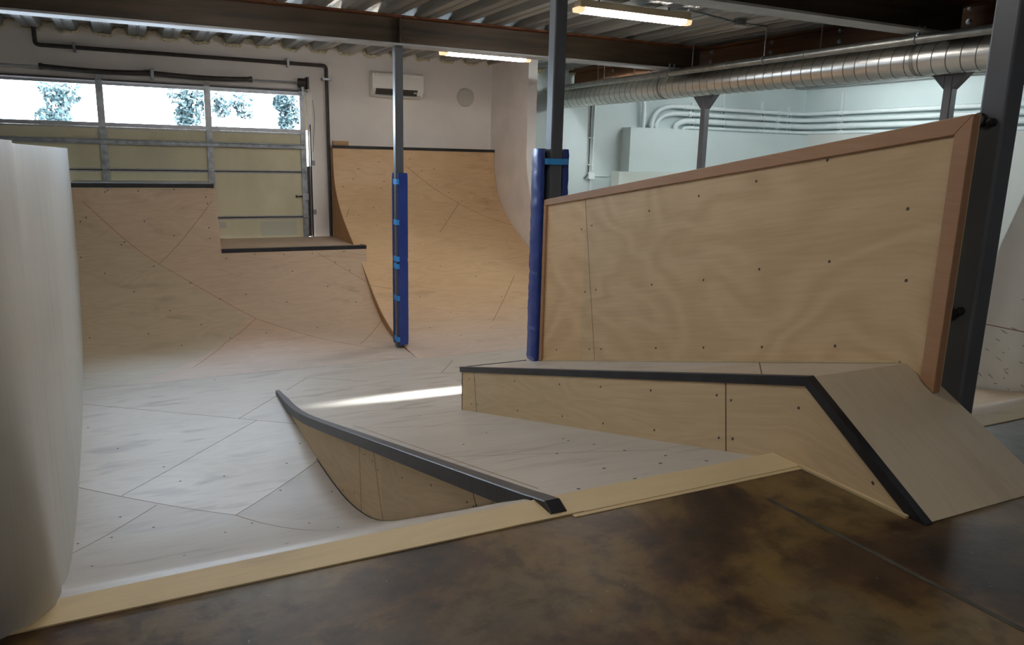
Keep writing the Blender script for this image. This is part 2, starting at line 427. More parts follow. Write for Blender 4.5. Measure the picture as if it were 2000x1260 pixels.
# short wing wall beside the big ramp; its free edge sweeps forward low down
b = B()
prof = [(YW, ZP), (13.2, ZP), (13.6, -.6), (14.0, -.1), (14.3, .3), (14.55, .75), (14.70, 1.15), (14.76, 1.5), (14.76, 3.72), (YW, 3.72)]
b.prism([(7.58, y, z) for y, z in prof], (.21, 0, 0)); struct('wall_side', b.done(), mat('smudged_white_wall', (.79, .74, .71), .75, 0, .4, .05, 14, .07, 1.7))

# corrugated roof deck
b = B(); secs = []
xs = -6.0; PER = .56; line = []
while xs < 18:
    line += [(xs, 3.53), (xs + .11, 3.53), (xs + .125, 3.545), (xs + .155, 3.545), (xs + .17, 3.53), (xs + .28, 3.53), (xs + .33, 3.655), (xs + .51, 3.655)]
    xs += PER
b.loft([[(x, y, z) for x, z in line] for y in (-6, 0, 6, 12, YW)], cap=False, closed=False)
o = struct('ceiling', b.bm, DECK); m = o.modifiers.new('t', 'SOLIDIFY'); m.thickness = .05; m.offset = 1

# spray foam following the deck along the wall
b = B(); pts = []
x = -2.5
def deckz(x):
    t = (x + 6) % PER
    return 3.53 if t < .28 else 3.53 + .125 * (t - .28) / .05 if t < .33 else 3.655 if t < .51 else 3.655 - .125 * (t - .51) / .05
x = -2.6
while x < 7.5:
    pts.append((x, YW - .045, deckz(x) - .016 + random.uniform(-.022, .01))); x += .03
b.tube(pts, lambda t: random.uniform(.018, .042), 6)
tag(link('spray_foam_bead', b.done(), FOAM, smooth='all'), 'lumpy tan foam bead sealing the roof deck to the wall above the garage door', 'sealant')
b = B(); pts = []
for k in range(34): pts.append((8.3 + k * .045, YW - .06 - .02 * random.random(), deckz(8.3 + k * .045) - .02 - .04 * random.random()))
b.tube(pts, lambda t: random.uniform(.03, .075), 6)
tag(link('spray_foam_bead', b.done(), FOAM, smooth='all'), 'ragged clump of tan foam by the far end of the rusty girder', 'sealant')

# ================================================================== STEEL
def wbeam(name, label, y, x0, x1, zb, zt, fw=.32, ft=.03, web=RUST, stiff=(), group='roof beams across the bay'):
    t = thing(name, label, 'beam', ((x0 + x1) / 2, y, zb), group)
    b = B(); b.box(x0, x1, y - .012, y + .012, zb + ft, zt - ft)
    link('web', b.done(), web, t)
    b = B(); b.box(x0, x1, y - fw / 2, y + fw / 2, zt - ft, zt); link('top_flange', b.done(), REDR, t, label='red-rusted top flange')
    b = B(); b.box(x0, x1, y - fw / 2, y + fw / 2, zb, zb + ft); link('bottom_flange', b.done(), FLANGE, t, label='light grey bottom flange', bevel=.004)
    for sx in stiff:
        b = B(); b.box(sx - .012, sx + .012, y - fw / 2 + .02, y + fw / 2 - .02, zb + ft, zt - ft); link('stiffener_plate', b.done(), web, t)
    return t
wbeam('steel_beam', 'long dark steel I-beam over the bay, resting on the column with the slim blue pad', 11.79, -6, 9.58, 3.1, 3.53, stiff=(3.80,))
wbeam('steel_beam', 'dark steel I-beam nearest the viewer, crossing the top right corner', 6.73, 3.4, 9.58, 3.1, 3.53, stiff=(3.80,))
# girder along the right
g = thing('steel_girder', 'rusty orange-brown girder running behind the spiral duct', 'girder', (9.75, 8, 2.85))
b = B(); b.box(9.735, 9.765, -3, YW - .05, 2.89, 3.49); link('web', b.done(), RUSTO, g)
b = B(); b.box(9.58, 9.92, -3, YW - .05, 3.49, 3.528); link('top_flange', b.done(), RUSTO, g)
b = B(); b.box(9.58, 9.92, -3, YW - .05, 2.85, 2.89); link('bottom_flange', b.done(), RUSTO, g)
def boltmesh(p):
    b = B(); x, y, z = p
    b.loft([[(x - dx, y + r * math.cos(k * math.pi / 6), z + r * math.sin(k * math.pi / 6)) for k in range(12)] for dx, r in ((0, .036), (.008, .036), (.008, .024), (.03, .022))])
    return b.done()
for q in ((1198, 138), (1198, 153), (1270, 141), (1391, 102), (1389, 121), (1508, 82), (1506, 102), (1642, 59), (1640, 81), (1867, 22), (1895, 15), (1892, 42)):
    p = at(*q, x=9.735); link('bolt', boltmesh((9.735, p.y, p.z)), GALV, g, smooth=40)

def hss(name, label, x0, x1, y0, y1, z0, z1, m=COLM, group=None):
    t = thing(name, label, 'column', ((x0 + x1) / 2, (y0 + y1) / 2, z0), group)
    b = B(); b.box(x0, x1, y0, y1, z0 + .012, z1); link('shaft', b.done(), m, t, bevel=.012)
    b = B(); b.box(x0 - .05, x1 + .05, y0 - .05, y1 + .05, z0, z0 + .012); link('base_plate', b.done(), m, t)
    return t
hss('steel_column', 'slim grey square steel column with the narrow blue pad, standing in the bay near the garage door', XC0, XC1, 11.74, 11.87, ZP, 3.095)
hss('steel_column', 'grey square steel column wrapped in a blue pad behind the left end of the plywood partition', XC0, XC1, 6.75, 6.88, ZP, 3.095)
hss('steel_column', 'large dark grey square steel column at the right edge beside the plywood partition', 3.815, 3.94, 2.385, 2.515, 0, 3.52)
def capcol(label, y, h0):
    t = hss('steel_column', label, 9.69, 9.81, y, y + .12, ZP, 2.84, CAPM, 'columns with flared heads under the girder')
    b = B(); yc = y + .06
    for s in (-1, 1):
        b.prism([(9.69, yc + s * .06, h0), (9.69, yc + s * (.06 + 2.84 - h0), 2.84), (9.69, yc + s * .06, 2.84)], (.12, 0, 0))
    link('flared_head', b.done(), CAPM, t)
capcol('far grey column with a flared head, left of the two under the spiral duct', 11.66, 2.455)
capcol('grey column with a flared head, nearer the right edge under the spiral duct', 6.80, 2.50)

# black rubber bumpers on the near column
for k, (q, q2, lab) in enumerate((((1918, 235), (1941, 239), 'upper black rubber bumper on the big right column, level with the partition top'), ((1861, 613), (1878, 607), 'lower black rubber bumper on the big right column, beside the partition edge'))):
    XB = 3.815; p = at(*q, x=XB)
    t = thing('rubber_bumper', lab, 'bumper', (XB, p.y, p.z), 'bumpers on the right column')
    b = B(); yy = p.y
    b.loft([[(XB - dx, yy + r * math.cos(a * math.pi / 10), p.z + r * math.sin(a * math.pi / 10)) for a in range(20)] for dx, r in ((.002, .030), (.012, .036), (.028, .036), (.036, .030), (.036, .018), (.026, .012))])
    link('disc', b.done(), RUBBER, t, smooth=50)
    b = B(); p = at(*q2, x=XB); yy = p.y
    b.loft([[(XB - dx, yy + r * math.cos(a * math.pi / 8), p.z + r * math.sin(a * math.pi / 8)) for a in range(16)] for dx, r in ((.002, .020), (.030, .020), (.042, .014), (.044, .004))])
    link('knob', b.done(), RUBBER, t, smooth=50)

# ================================================================== PADS
def rough_loop(b, ring, z0, z1, n, amp, seed, mi=0):
    """upright closed outline with slight puckers"""
    rnd = random.Random(seed); secs = []
    cx = sum(p[0] for p in ring) / len(ring); cy = sum(p[1] for p in ring) / len(ring)
    for k in range(n + 1):
        t = k / n; z = z0 + (z1 - z0) * t
        edge = min(t, 1 - t); pinch = 1 - .07 * max(0, 1 - edge / .012)
        secs.append([(cx + (x - cx) * pinch + rnd.uniform(-amp, amp), cy + (y - cy) * pinch + rnd.uniform(-amp, amp), z) for x, y in ring])
    b.loft(secs)
def rr(x0, x1, y0, y1, r=.014):
    out = []
    for cx, cy, a0 in ((x1 - r, y1 - r, 0), (x0 + r, y1 - r, 90), (x0 + r, y0 + r, 180), (x1 - r, y0 + r, 270)):
        for k in range(4):
            a = math.radians(a0 + k * 30); out.append((cx + r * math.cos(a), cy + r * math.sin(a)))
    return out
# pad on the column in the bay: three padded sides, open towards the left wall
za, zb_ = at(772, 338, y=11.74).z, at(780, 674, y=11.70).z; zm = at(790, 508, y=11.70).z
pad = thing('column_pad', 'narrow royal blue padded sleeve strapped round the slim column in the bay', 'padding', (3.8, 11.8, zb_))
PW = .05
for z0, z1, sd in ((zb_, zm - .002, 1), (zm + .002, za, 2)):
    b = B(); rough_loop(b, rr(XC0 + .015, XC1 + PW, 11.738 - PW, 11.738), z0, z1, 24, .0016, sd)
    link('front_cushion', b.done(), BLUE, pad, smooth=60)
    b = B(); rough_loop(b, rr(XC1 + .002, XC1 + PW, 11.74, 11.872 + PW), z0, z1, 24, .0016, sd + 5)
    link('side_cushion', b.done(), BLUE, pad, smooth=60)
    b = B(); rough_loop(b, rr(XC0 - .015, XC1, 11.872, 11.872 + PW), z0, z1, 24, .0016, sd + 9)
    link('rear_cushion', b.done(), BLUE, pad, smooth=60)
for q in (354, 432, 502, 516, 577, 655):
    z = at(766, q, x=XC0).z
    b = B(); b.box(XC0 - .006, XC0 - .001, 11.70, 11.91, z - .042, z + .042); b.box(XC0 - .006, XC0 + .03, 11.680, 11.686, z - .04, z + .04)
    link('strap', b.done(), STRAP, pad, label='bright blue strap')
# pad on the column behind the partition: open at the front, wings splayed
zt2, zb2 = at(1050, 290, y=6.86).z, ledz(6.85) + .005
pad = thing('column_pad', 'wide royal blue vinyl sleeve bound to the column at the left end of the partition', 'padding', (3.8, 6.85, zb2))
for z0, z1, sd in ((zb2, zb2 + (zt2 - zb2) * .433, 21), (zb2 + (zt2 - zb2) * .435, zt2, 22)):
    b = B(); rough_loop(b, [(3.628, 6.765), (3.640, 6.752), (3.672, 6.757), (3.690, 6.775), (3.722, 6.90), (3.722, 6.985), (3.66, 6.99), (3.648, 6.975)], z0, z1, 26, .0045, sd)
    link('left_cushion', b.done(), BLUE, pad, smooth=60)
    b = B(); rough_loop(b, rr(3.725, 3.90, 6.90, 6.985, .02), z0, z1, 20, .003, sd + 3)
    link('rear_cushion', b.done(), BLUE, pad, smooth=60)
    b = B(); rough_loop(b, [(3.90, 6.80), (3.935, 6.78), (3.965, 6.785), (3.968, 6.97), (3.925, 6.985), (3.905, 6.95)], z0, z1, 20, .004, sd + 6)
    link('right_cushion', b.done(), BLUE, pad, smooth=60)
z = at(1085, 316, y=6.75).z
b = B(); b.prism([(3.672, 6.752, z - .028), (3.70, 6.738, z - .028), (3.885, 6.738, z - .028), (3.955, 6.775, z - .028), (3.957, 6.780, z - .028), (3.885, 6.744, z - .028), (3.70, 6.744, z - .028), (3.675, 6.757, z - .028)], (0, 0, .058))
link('strap', b.done(), STRAP, pad, label='bright blue strap across the column front')
for q in (432, 543, 562, 655):
    z = at(1045, q, y=6.76).z
    b = B(); b.prism([(3.690, 6.748, z - .03), (3.735, 6.738, z - .03), (3.737, 6.742, z - .03), (3.694, 6.770, z - .03)], (0, 0, .06)); link('strap', b.done(), STRAP, pad)

# ================================================================== PLYWOOD: floor and ramps
def hits(prof, *lines):
    out = []
    for ln in lines:
        P = [prof.hit(*q) for q in ln]
        for a, c in zip(P[:-1], P[1:]):
            if a and c: out.append((a, c))
    return out
def onprof(prof, dx=0):
    def f(u, v):
        p = prof.pos(v); return Vector((u, p.x, p.y))
    return f
ls = hits(PIT, ((145, 788), (580, 828)), ((135, 948), (460, 1006), (705, 1029)), ((500, 822), (240, 967)), ((620, 900), (460, 1006)), ((305, 987), (122, 1090)),
          ((600, 738), (466, 818)), ((300, 712), (380, 718), (600, 738), (840, 752)), ((840, 752), (888, 700)))
L1, L2, LD, LE, LF, LG = ls[0], ls[1], ls[3], ls[4], ls[5], ls[6]
def side(seg, u, v): return (seg[1][0] - seg[0][0]) * (v - seg[0][1]) - (seg[1][1] - seg[0][1]) * (u - seg[0][0])
def pittint(u, v):
    if side(L1, u, v) > 0: return 1.0 if side(LG, u, v) > 0 else (.99, .98, .97)
    if side(L2, u, v) > 0:
        if side(LE, u, v) > 0: return (.80, .77, .74)
        return 1.06 if side(LD, u, v) > 0 else 1.03
    return (.86, .84, .82) if side(LF, u, v) > 0 else (.90, .885, .87)
def pixscrews(prof, *ps): return [h for h in (prof.hit(*q) for q in ps) if h]
scr = pixscrews(PIT, (152, 1062), (218, 1050), (235, 1010), (180, 1106), (192, 1158), (262, 1152), (200, 1190), (172, 835), (320, 912), (438, 930), (560, 905), (586, 866), (648, 960), (548, 958), (604, 1022), (492, 1022), (660, 1030), (352, 940), (230, 876), (420, 742), (250, 745), (520, 700), (610, 708), (700, 720), (440, 1040), (300, 1030), (360, 1085), (560, 1062))
s_split = PIT.sy(7.6)
f = onprof(PIT)
keep_l = lambda u, v: u > xw(PIT.pos(v).x) - .03
o = sheet('plywood_floor', W_FLOOR, None, -1.1, 9.4, 0, PIT.len, f, seams=ls, sw=.0045, tint=pittint, screws=scr, vs=PIT.s, us=[-1.1, -.8, -.4, 0, .4, .8, 1.2, 1.53, 2.5, 4, 6, 9.4], keep=lambda u, v: u < 1.53 or v > s_split)
tag(o, 'pale plywood floor of the sunken bay with its roll-in beside the white ramp wall', 'floor')

# middle ramp with its rail
t = thing('bank_ramp', 'broad sloping plywood ramp in the middle, edged by a black rail on its left', 'ramp', (2.3, 5, ZP))
rs = hits(RAMP, ((675, 837), (1032, 827)), ((832, 894), (1175, 882), (1290, 879)), ((690, 831), (1062, 958)), ((640, 812), (720, 802), (900, 793)))
rscr = pixscrews(RAMP, (1100, 857), (1110, 861), (1088, 886), (1160, 868), (1220, 880), (1300, 890), (950, 845), (1180, 915), (1290, 905), (1130, 955), (1380, 900), (980, 800), (820, 812), (905, 868), (1240, 935))
def rt(u, v):
    y = RAMP.pos(v).x
    return 1.02 if y > 7.9 else .93 if v < rs[1][0][1] else 1.0
sheet('ramp_surface', W_FLOOR, t, 1.60, 3.9, 0, RAMP.len, onprof(RAMP), nu=3, seams=rs, sw=.0035, tint=rt, screws=rscr, vs=RAMP.s)
XR = 1.54
yk = [2.78 + (9.85 - 2.78) * i / 60 for i in range(61)]
def sidef(u, v):
    zt = RAMP.zy(u) + .012; zl = min(PIT.zy(u), zt - .002); return Vector((XR, u, zl + (zt - zl) * v))
sm = []
for q0, q1 in (((701, 868), (706, 1005)), ((728, 890), (748, 1040)), ((918, 955), (930, 1022))):
    a, c = at(*q0, x=XR), at(*q1, x=XR); sm.append(((c.y, -.0), (a.y, 1.0)))
ssc = []
for q in ((712, 890), (728, 903), (738, 920), (785, 935), (842, 950), (692, 963), (703, 1002), (740, 1030), (755, 1032), (798, 1033), (850, 1024), (912, 982), (930, 988), (670, 958), (925, 990)):
    p = at(*q, x=XR); zt = RAMP.zy(p.y); zl = min(PIT.zy(p.y), zt - .01)
    if .02 < (p.z - zl) / (zt - zl) < .98: ssc.append((p.y, (p.z - zl) / (zt - zl)))
o = sheet('side_panel', W_LEDGE, t, 2.78, 9.85, 0, 1, sidef, nv=3, nu=60, seams=sm, sw=.006, tint=lambda u, v: 1.08 if u > sm[1][0][0] else .97, screws=ssc, sr=.009, thick=.02)
# rail: square tube, mitred nose, following the ramp
b = B(); secs = []
for y in [2.625, 2.69, 2.76, 2.80] + [2.9 + (9.98 - 2.9) * i / 48 for i in range(49)]:
    z = RAMP.zy(max(y, 2.78)) + .0; top = z + .045; bot = z - .05
    if y < 2.81: top = .012 if y < 2.63 else -.012 + .25 * (2.9 - y); bot = .0065
    w0 = XR - .028; w1 = XR + .052
    if y > 9.5: w1 = XR + .052 - .03 * (y - 9.5) / .48
    secs.append([(w0, y, bot), (w1, y, bot), (w1, y, top - .004), (w1 - .006, y, top), (w0 + .006, y, top), (w0, y, top - .004)])
b.loft(secs); link('rail', b.done(), BLACK, t, smooth=30, label='worn black steel rail along the left edge')
# edge strips on the concrete
def strip(name, label, x0, x1, y0, y1, z0=.0, z1=.006, m=W_STRIP, cat='edge strip'):
    b = B(); b.box(x0, x1, y0, y1, z0, z1); return tag(link(name, b.done(), m), label, cat)
b = B(); b.prism([(-.52, 2.585, 0), (1.66, 2.60, 0), (1.66, 2.785, 0), (-.42, 2.742, 0)], (0, 0, .006))
tag(link('edge_strip', b.done(), W_STRIP), 'pale wooden strip bordering the left roll-in at the concrete edge', 'edge strip', 'wooden strips along the concrete edge')
b = B(); b.box(1.66, 2.945, 2.595, 2.785, -.04, .006); b.box(1.60, 2.945, 2.57, 2.595, 0, .003)
tag(link('edge_strip', b.done(), W_STRIP), 'wooden strip at the foot of the middle ramp between the rail and the ledge', 'edge strip', 'wooden strips along the concrete edge')

# ================================================================== LEDGE
t = thing('grind_ledge', 'long sloping plywood ledge with black steel edging in front of the partition', 'ledge', (3.3, 4, -.5))
YE, YF, XLR = 7.12, 1.915, 3.675
def topf(u, v): return Vector((u, v, ledz(v)))
def lp(px, py):
    d = ray(px, py); n = Vector((0, .25, 1)); p0 = Vector((0, 2.62, .463)); q = EYE + d * (n.dot(p0 - EYE) / n.dot(d)); return (q.x, q.y)
lt = [(lp(1042, 716), lp(1097, 699)), (lp(1482, 702), lp(1488, 732))]
sheet('top', W_FLOOR, t, XL, XLR, 2.62, YE, topf, nv=8, seams=lt, sw=.004, tint=lambda u, v: (1.0, .93, .82) if v < lt[1][0][1] else 1.04, screws=[lp(1170, 711), (3.1, 5.3), (3.5, 5.9)], sr=.008, swap=True)
def lsf(u, v): return Vector((XL, u, v))
def ls_(px, py): p = at(px, py, x=XL); return (p.y, p.z)
lsm = [(ls_(925, 726), ls_(931, 796)), (ls_(1416, 750), ls_(1418, 880))]
lsc = [ls_(*q) for q in ((917, 740), (927, 741), (1005, 744), (1093, 750), (1173, 755), (1271, 762), (1400, 771), (1428, 781), (1560, 796), (921, 789), (932, 790), (1011, 802), (1098, 813), (1178, 827), (1278, 840), (1404, 855), (1431, 857), (1705, 943))]
def ledkeep(u, v):
    top = ledz(u) if u > 2.62 else .463 * (u - YF) / (2.62 - YF)
    bot = RAMP.zy(u) - .02 if u > 2.7 else 0
    return bot < v < top
# side: strip between ramp and top
def sidel(u, v):
    top = ledz(u) if u > 2.62 else .463 * (u - YF) / (2.62 - YF)
    bot = min(RAMP.zy(u), top - .001) if u > 2.76 else 0.
    return Vector((XL, u, bot + (top - .004 - bot) * v))
def tov(p):
    y, z = p; top = ledz(y) if y > 2.62 else .463 * (y - YF) / (2.62 - YF); bot = RAMP.zy(y) if y > 2.76 else 0.
    return (y, (z - bot) / (top - bot))
ul = 48
sheet('side_panel', W_LEDGE, t, YF + .03, YE - .04, 0, 1, sidel, nv=2, nu=72, seams=[((lsm[0][0][0], 1), (lsm[0][1][0], 0)), ((lsm[1][0][0], 1), (lsm[1][1][0], 0))], sw=.006,
      tint=lambda u, v: (1.03, 1.0, .95) if u > lsm[0][0][0] else 1.0 if u > lsm[1][0][0] else .97, screws=[tov(p) for p in lsc], sr=.009, thick=.02)
b = B(); b.box(XL + .0, XLR, YE - .06, YE - .04, RAMP.zy(YE) - .02, ledz(YE) - .01); link('end_panel', b.done(), W_LEDGE, t)
def rampf(u, v):
    q = XL + .04 + u * (3.755 + .10 * v - XL - .04); return Vector((q, 2.62, .463)).lerp(Vector((q, YF, .003)), v)
sheet('front_ramp', wood('smudged_ramp_plywood', (.60, .52, .39), (.49, .41, .295), .5, (1, 6), .6, .55, (.24, .17, .12)), t, 0, 1, 0, 1, rampf, nv=4, nu=2, thick=.02, swap=True)
b = B(); b.prism([(XL + .06, 2.60, .43), (XL + .06, 1.95, .003), (XL + .06, 2.60, .003)], (.70, 0, 0)); link('ramp_frame', b.done(), W_LEDGE, t)
# steel edging: along the side of the top, down the ramp, across the far end
def angle(y0, z0, y1, z1, n=2, w=.045, h=.05):
    pass
AW, AH = .040, .048
b = B()
nrm = Vector((0, .25, 1)).normalized()
def ring(p, tdir):
    n = Vector((1, 0, 0)).cross(Vector(tdir)).normalized()
    if n.z < 0: n = -n
    p = Vector(p)
    return [p + Vector((-.008, 0, 0)) - n * AH, p + Vector((-.008, 0, 0)) + n * .007, p + Vector((AW, 0, 0)) + n * .007, p + Vector((AW, 0, 0)) - n * AH]
td = Vector((0, 1, -.25)); tr = Vector((0, 2.62 - YF, .463))
mid = (td.normalized() + tr.normalized())
b.loft([ring((XL, YE + .01, ledz(YE + .01)), td), ring((XL, 2.62, .463), mid), ring((XL, YF - .01, -.002), tr)])
link('edging', b.done(), BLACK, t, label='black steel edging', bevel=.003)
b = B(); b.prism([(XL + AW, YE - .02, ledz(YE) - .05), (XL + AW, YE + .012, ledz(YE) - .06), (XL + AW, YE + .012, ledz(YE) + .004), (XL + AW, YE - .02, ledz(YE) + .010)], (.72, 0, 0)); link('edging', b.done(), BLACK, t)
b = B(); b.prism([(XL - .006, 2.60, 0), (XL - .006, 1.985, 0), (XL - .028, 1.985, 0), (XL - .028, 2.60, 0)], (0, 0, .012)); link('base_strip', b.done(), W_STRIP, t, label='thin wooden strip at the foot of the ledge side')

# ================================================================== PARTITION
t = thing('plywood_partition', 'tall birch plywood partition with reddish wooden frame standing between the two right columns', 'partition', (3.7, 4.6, -.1))
PY0, PY1 = 2.435, 6.725
pt0, pt1 = at(1900, 222, x=XPN - .02).z, at(1064, 390, x=XPN - .02).z
def ptop(y): return pt0 + (pt1 - pt0) * (y - 2.455) / (6.73 - 2.455)
def pbot(y): return max(ledz(max(y, 2.5)) + .002, -9) if y > 2.62 else .463 * (y - YF) / (2.62 - YF) + .006
def panf(u, v): return Vector((XPN, u, pbot(u) + (ptop(u) - pbot(u)) * v))
def pv(px, py):
    p = at(px, py, x=XPN); return (p.y, (p.z - pbot(p.y)) / (ptop(p.y) - pbot(p.y)))
pscr = [pv(*q) for q in ((1136, 448), (1156, 441), (1268, 412), (1365, 383), (1477, 354), (1616, 313), (1143, 570), (1164, 566), (1273, 556), (1374, 547), (1483, 526), (1620, 511), (1087, 683), (1151, 682), (1174, 682), (1281, 680), (1374, 679), (1488, 678), (1631, 676), (1770, 548), (1773, 408))]
a, c = pv(1143, 385), pv(1161, 697)
uu = sorted([PY0 + (PY1 - PY0) * i / 40 for i in range(41)])
sheet('panel', W_PANEL, t, PY0 + .02, PY1 - .02, 0, 1, panf, nv=3, nu=40, seams=[(a, c)], sw=.004, tint=lambda u, v: (1.10, 1.03, .96) if u > a[0] - 0 else 1.0, screws=[q for q in pscr if 0 < q[1] < 1], sr=.010, thick=.02)
b = B(); b.prism([(XPN + .034, PY0 + .01, pbot(2.5) - .02), (XPN + .034, PY1, pbot(PY1)), (XPN + .034, PY1, ptop(PY1)), (XPN + .034, PY0 + .01, ptop(PY0))], (.018, 0, 0)); link('back_panel', b.done(), W_STRIP, t)
TW = .088
b = B(); b.prism([(XPN - .02, PY0, ptop(PY0) - .004), (XPN - .02, PY1, ptop(PY1) - .004), (XPN - .02, PY1, ptop(PY1) - TW * .72), (XPN - .02, PY0 + TW, ptop(PY0 + TW) - TW)], (.052, 0, 0)); link('top_rail', b.done(), W_TRIM, t, bevel=.004, label='reddish wooden top rail')
b = B(); b.prism([(XPN - .02, PY0, ptop(PY0) - .004), (XPN - .02, PY0 + TW, ptop(PY0 + TW) - TW), (XPN - .02, PY0 + .085, .405), (XPN - .02, PY0, .35)], (.052, 0, 0)); link('end_rail', b.done(), W_TRIM, t, bevel=.004, label='reddish wooden end rail beside the column')
b = B(); b.prism([(XPN - .02, PY1, ptop(PY1) - .06), (XPN - .02, PY1 - .05, ptop(PY1) - .06), (XPN - .02, PY1 - .05, ledz(PY1 - .05) + .004), (XPN - .02, PY1, ledz(PY1) + .004)], (.04, 0, 0)); link('end_rail', b.done(), W_TRIM, t, bevel=.003)
# thin cover strip along the foot
b = B(); b.prism([(XPN - .012, 2.66, ledz(2.66) + .002), (XPN - .012, PY1 - .06, ledz(PY1 - .06) + .002), (XPN - .012, PY1 - .06, ledz(PY1 - .06) + .016), (XPN - .012, 2.66, ledz(2.66) + .016)], (.011, 0, 0)); link('foot_strip', b.done(), W_STRIP, t)

# ================================================================== FAR RAMPS
t = thing('quarter_pipe', 'tan plywood quarter pipe before the garage door, low deck right and taller section left', 'ramp', (1.5, 14, ZP))
qs = hits(QP, ((160, 392), (310, 516), (500, 622)), ((412, 396), (310, 516)), ((500, 622), (440, 670), (380, 716)), ((500, 622), (570, 645), (640, 664), (740, 681)), ((620, 494), (725, 556)), ((748, 622), (704, 672)))
s_low = QP.sy(14.62)
def qtint(u, v):
    if u > qs[4][0][0] if len(qs) > 4 else False: pass
    return 1.0
def ql(seg, u, v): return side(seg, u, v)
def qkeep(u, v):
    if v > s_low: return u < 1.40 - .07 * (v - s_low) / 1.2
    y = QP.pos(v).x
    return u < (3.84 if y < 13.7 else 3.84 + (4.03 - 3.84) * (y - 13.7) / .9)
def xq(y): return 3.84 if y < 13.7 else 3.84 + .19 * (y - 13.7) / .9
qsc = pixscrews(QP, (205, 375), (210, 372), (270, 373), (340, 370), (402, 385), (405, 398), (408, 445), (410, 466), (168, 425), (157, 433), (237, 478), (282, 432), (243, 473), (300, 520), (340, 460), (262, 570), (205, 534), (158, 503), (332, 607), (393, 634), (290, 652), (355, 675), (175, 660), (442, 505), (498, 497), (555, 497), (610, 495), (672, 491), (655, 512), (683, 528), (571, 530), (480, 575), (560, 590), (640, 560), (695, 590), (450, 660), (620, 640), (520, 650), (372, 553), (430, 584))
def like(seg, u, v, ref):
    r = QP.hit(*ref); return side(seg, u, v) * side(seg, *r) > 0
def qt(u, v):
    if like(qs[0], u, v, (250, 560)) and like(qs[1], u, v, (250, 560)) and like(qs[3], u, v, (250, 560)) and like(qs[4], u, v, (250, 560)): return (.93, .98, .93)
    if v < QP.hit(500, 622)[1] and all(like(q, u, v, (560, 690)) for q in qs[5:8]): return (1.05, .97, .94)
    return (1.0, .97, .94)
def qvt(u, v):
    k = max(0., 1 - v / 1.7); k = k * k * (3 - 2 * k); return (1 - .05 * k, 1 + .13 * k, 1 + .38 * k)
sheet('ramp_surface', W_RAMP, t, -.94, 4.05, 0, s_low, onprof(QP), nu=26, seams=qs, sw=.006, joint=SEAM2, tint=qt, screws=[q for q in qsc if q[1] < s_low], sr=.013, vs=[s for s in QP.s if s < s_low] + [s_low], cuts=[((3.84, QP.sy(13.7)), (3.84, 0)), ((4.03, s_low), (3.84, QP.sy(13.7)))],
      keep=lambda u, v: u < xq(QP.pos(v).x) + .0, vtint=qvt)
sheet('raised_surface', W_RAMP, t, -.94, 1.386, s_low, QP.len, onprof(QP), nu=4, seams=qs, sw=.006, joint=SEAM2, tint=qt, screws=[q for q in qsc if q[1] >= s_low], sr=.013, vs=[s_low] + [s for s in QP.s if s > s_low])
ZL = -.265
b = B(); b.box(1.37, 3.835, 14.68, YW - .1, ZL - .06, ZL); link('low_deck', b.done(), W_RAMP, t, label='low plywood deck')
b = B(); b.box(1.38, 4.04, 14.585, 14.68, ZL - .065, ZL + .012); b.box(3.97, 4.04, 14.68, 14.98, ZL - .03, ZL + .008); link('edging', b.done(), BLACK, t, bevel=.008, label='black steel edging of the low deck')
ZU = .885
b = B(); b.box(-.93, 1.345, 15.22, YW - .1, ZU - .06, ZU); link('high_deck', b.done(), W_WHITE, t, label='pale high deck')
b = B(); b.box(-.93, 1.36, 15.105, 15.22, ZU - .075, ZU + .006); link('edging', b.done(), BLACK, t, bevel=.008, label='black steel edging of the high deck')
b = B(); prs = [(p.x + .02, p.y) for p in QP.p if p.x >= 14.62] + [(15.25, ZU - .06), (YW - .1, ZU - .06), (YW - .1, ZL), (14.7, ZL)]
b.prism([(1.33, y, z) for y, z in prs], (.035, 0, 0)); link('step_panel', b.done(), W_OLD, t)
b = B(); prs = [(p.x + .02, p.y - .02) for p in QP.p if p.x <= 14.62] + [(14.70, ZL - .06), (14.70, ZP), (11.4, ZP)]
b.prism([(3.80, y, z) for y, z in prs], (.02, 0, 0)); link('side_panel', b.done(), W_OLD, t)

t = thing('quarter_pipe', 'tall honey-coloured curved plywood ramp rising to the white wall, right of the garage door', 'ramp', (5.7, 14, ZP))
bs = hits(BANK, ((795, 326), (845, 366), (896, 397), (950, 424), (1000, 440)), ((896, 397), (858, 455)), ((1004, 540), (962, 628)), ((715, 556), (760, 563)), ((682, 408), (676, 425)))
bsc = pixscrews(BANK, (740, 316), (800, 311), (848, 330), (853, 362), (824, 334), (876, 376), (902, 393), (960, 337), (965, 380), (951, 395), (750, 355), (745, 367), (700, 330), (670, 365), (730, 405), (700, 420), (918, 460), (800, 490), (860, 520), (930, 540), (820, 580), (880, 610), (980, 580), (840, 640), (900, 655), (960, 640), (870, 430), (990, 470), (690, 350), (735, 440))
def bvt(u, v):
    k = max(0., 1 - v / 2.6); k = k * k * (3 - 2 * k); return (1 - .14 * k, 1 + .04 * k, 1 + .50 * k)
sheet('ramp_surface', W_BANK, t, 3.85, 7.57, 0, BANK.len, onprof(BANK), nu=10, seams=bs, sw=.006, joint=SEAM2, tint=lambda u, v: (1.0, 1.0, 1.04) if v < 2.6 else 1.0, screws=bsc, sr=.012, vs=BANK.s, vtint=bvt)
b = B(); prs = [(p.x, p.y - .012) for p in BANK.p] + [(16.5, 1.6), (16.5, ZP)]
b.prism([(3.845, y, z) for y, z in prs], (.02, 0, 0)); link('side_panel', b.done(), W_OLD, t, label='darker orange side panel')
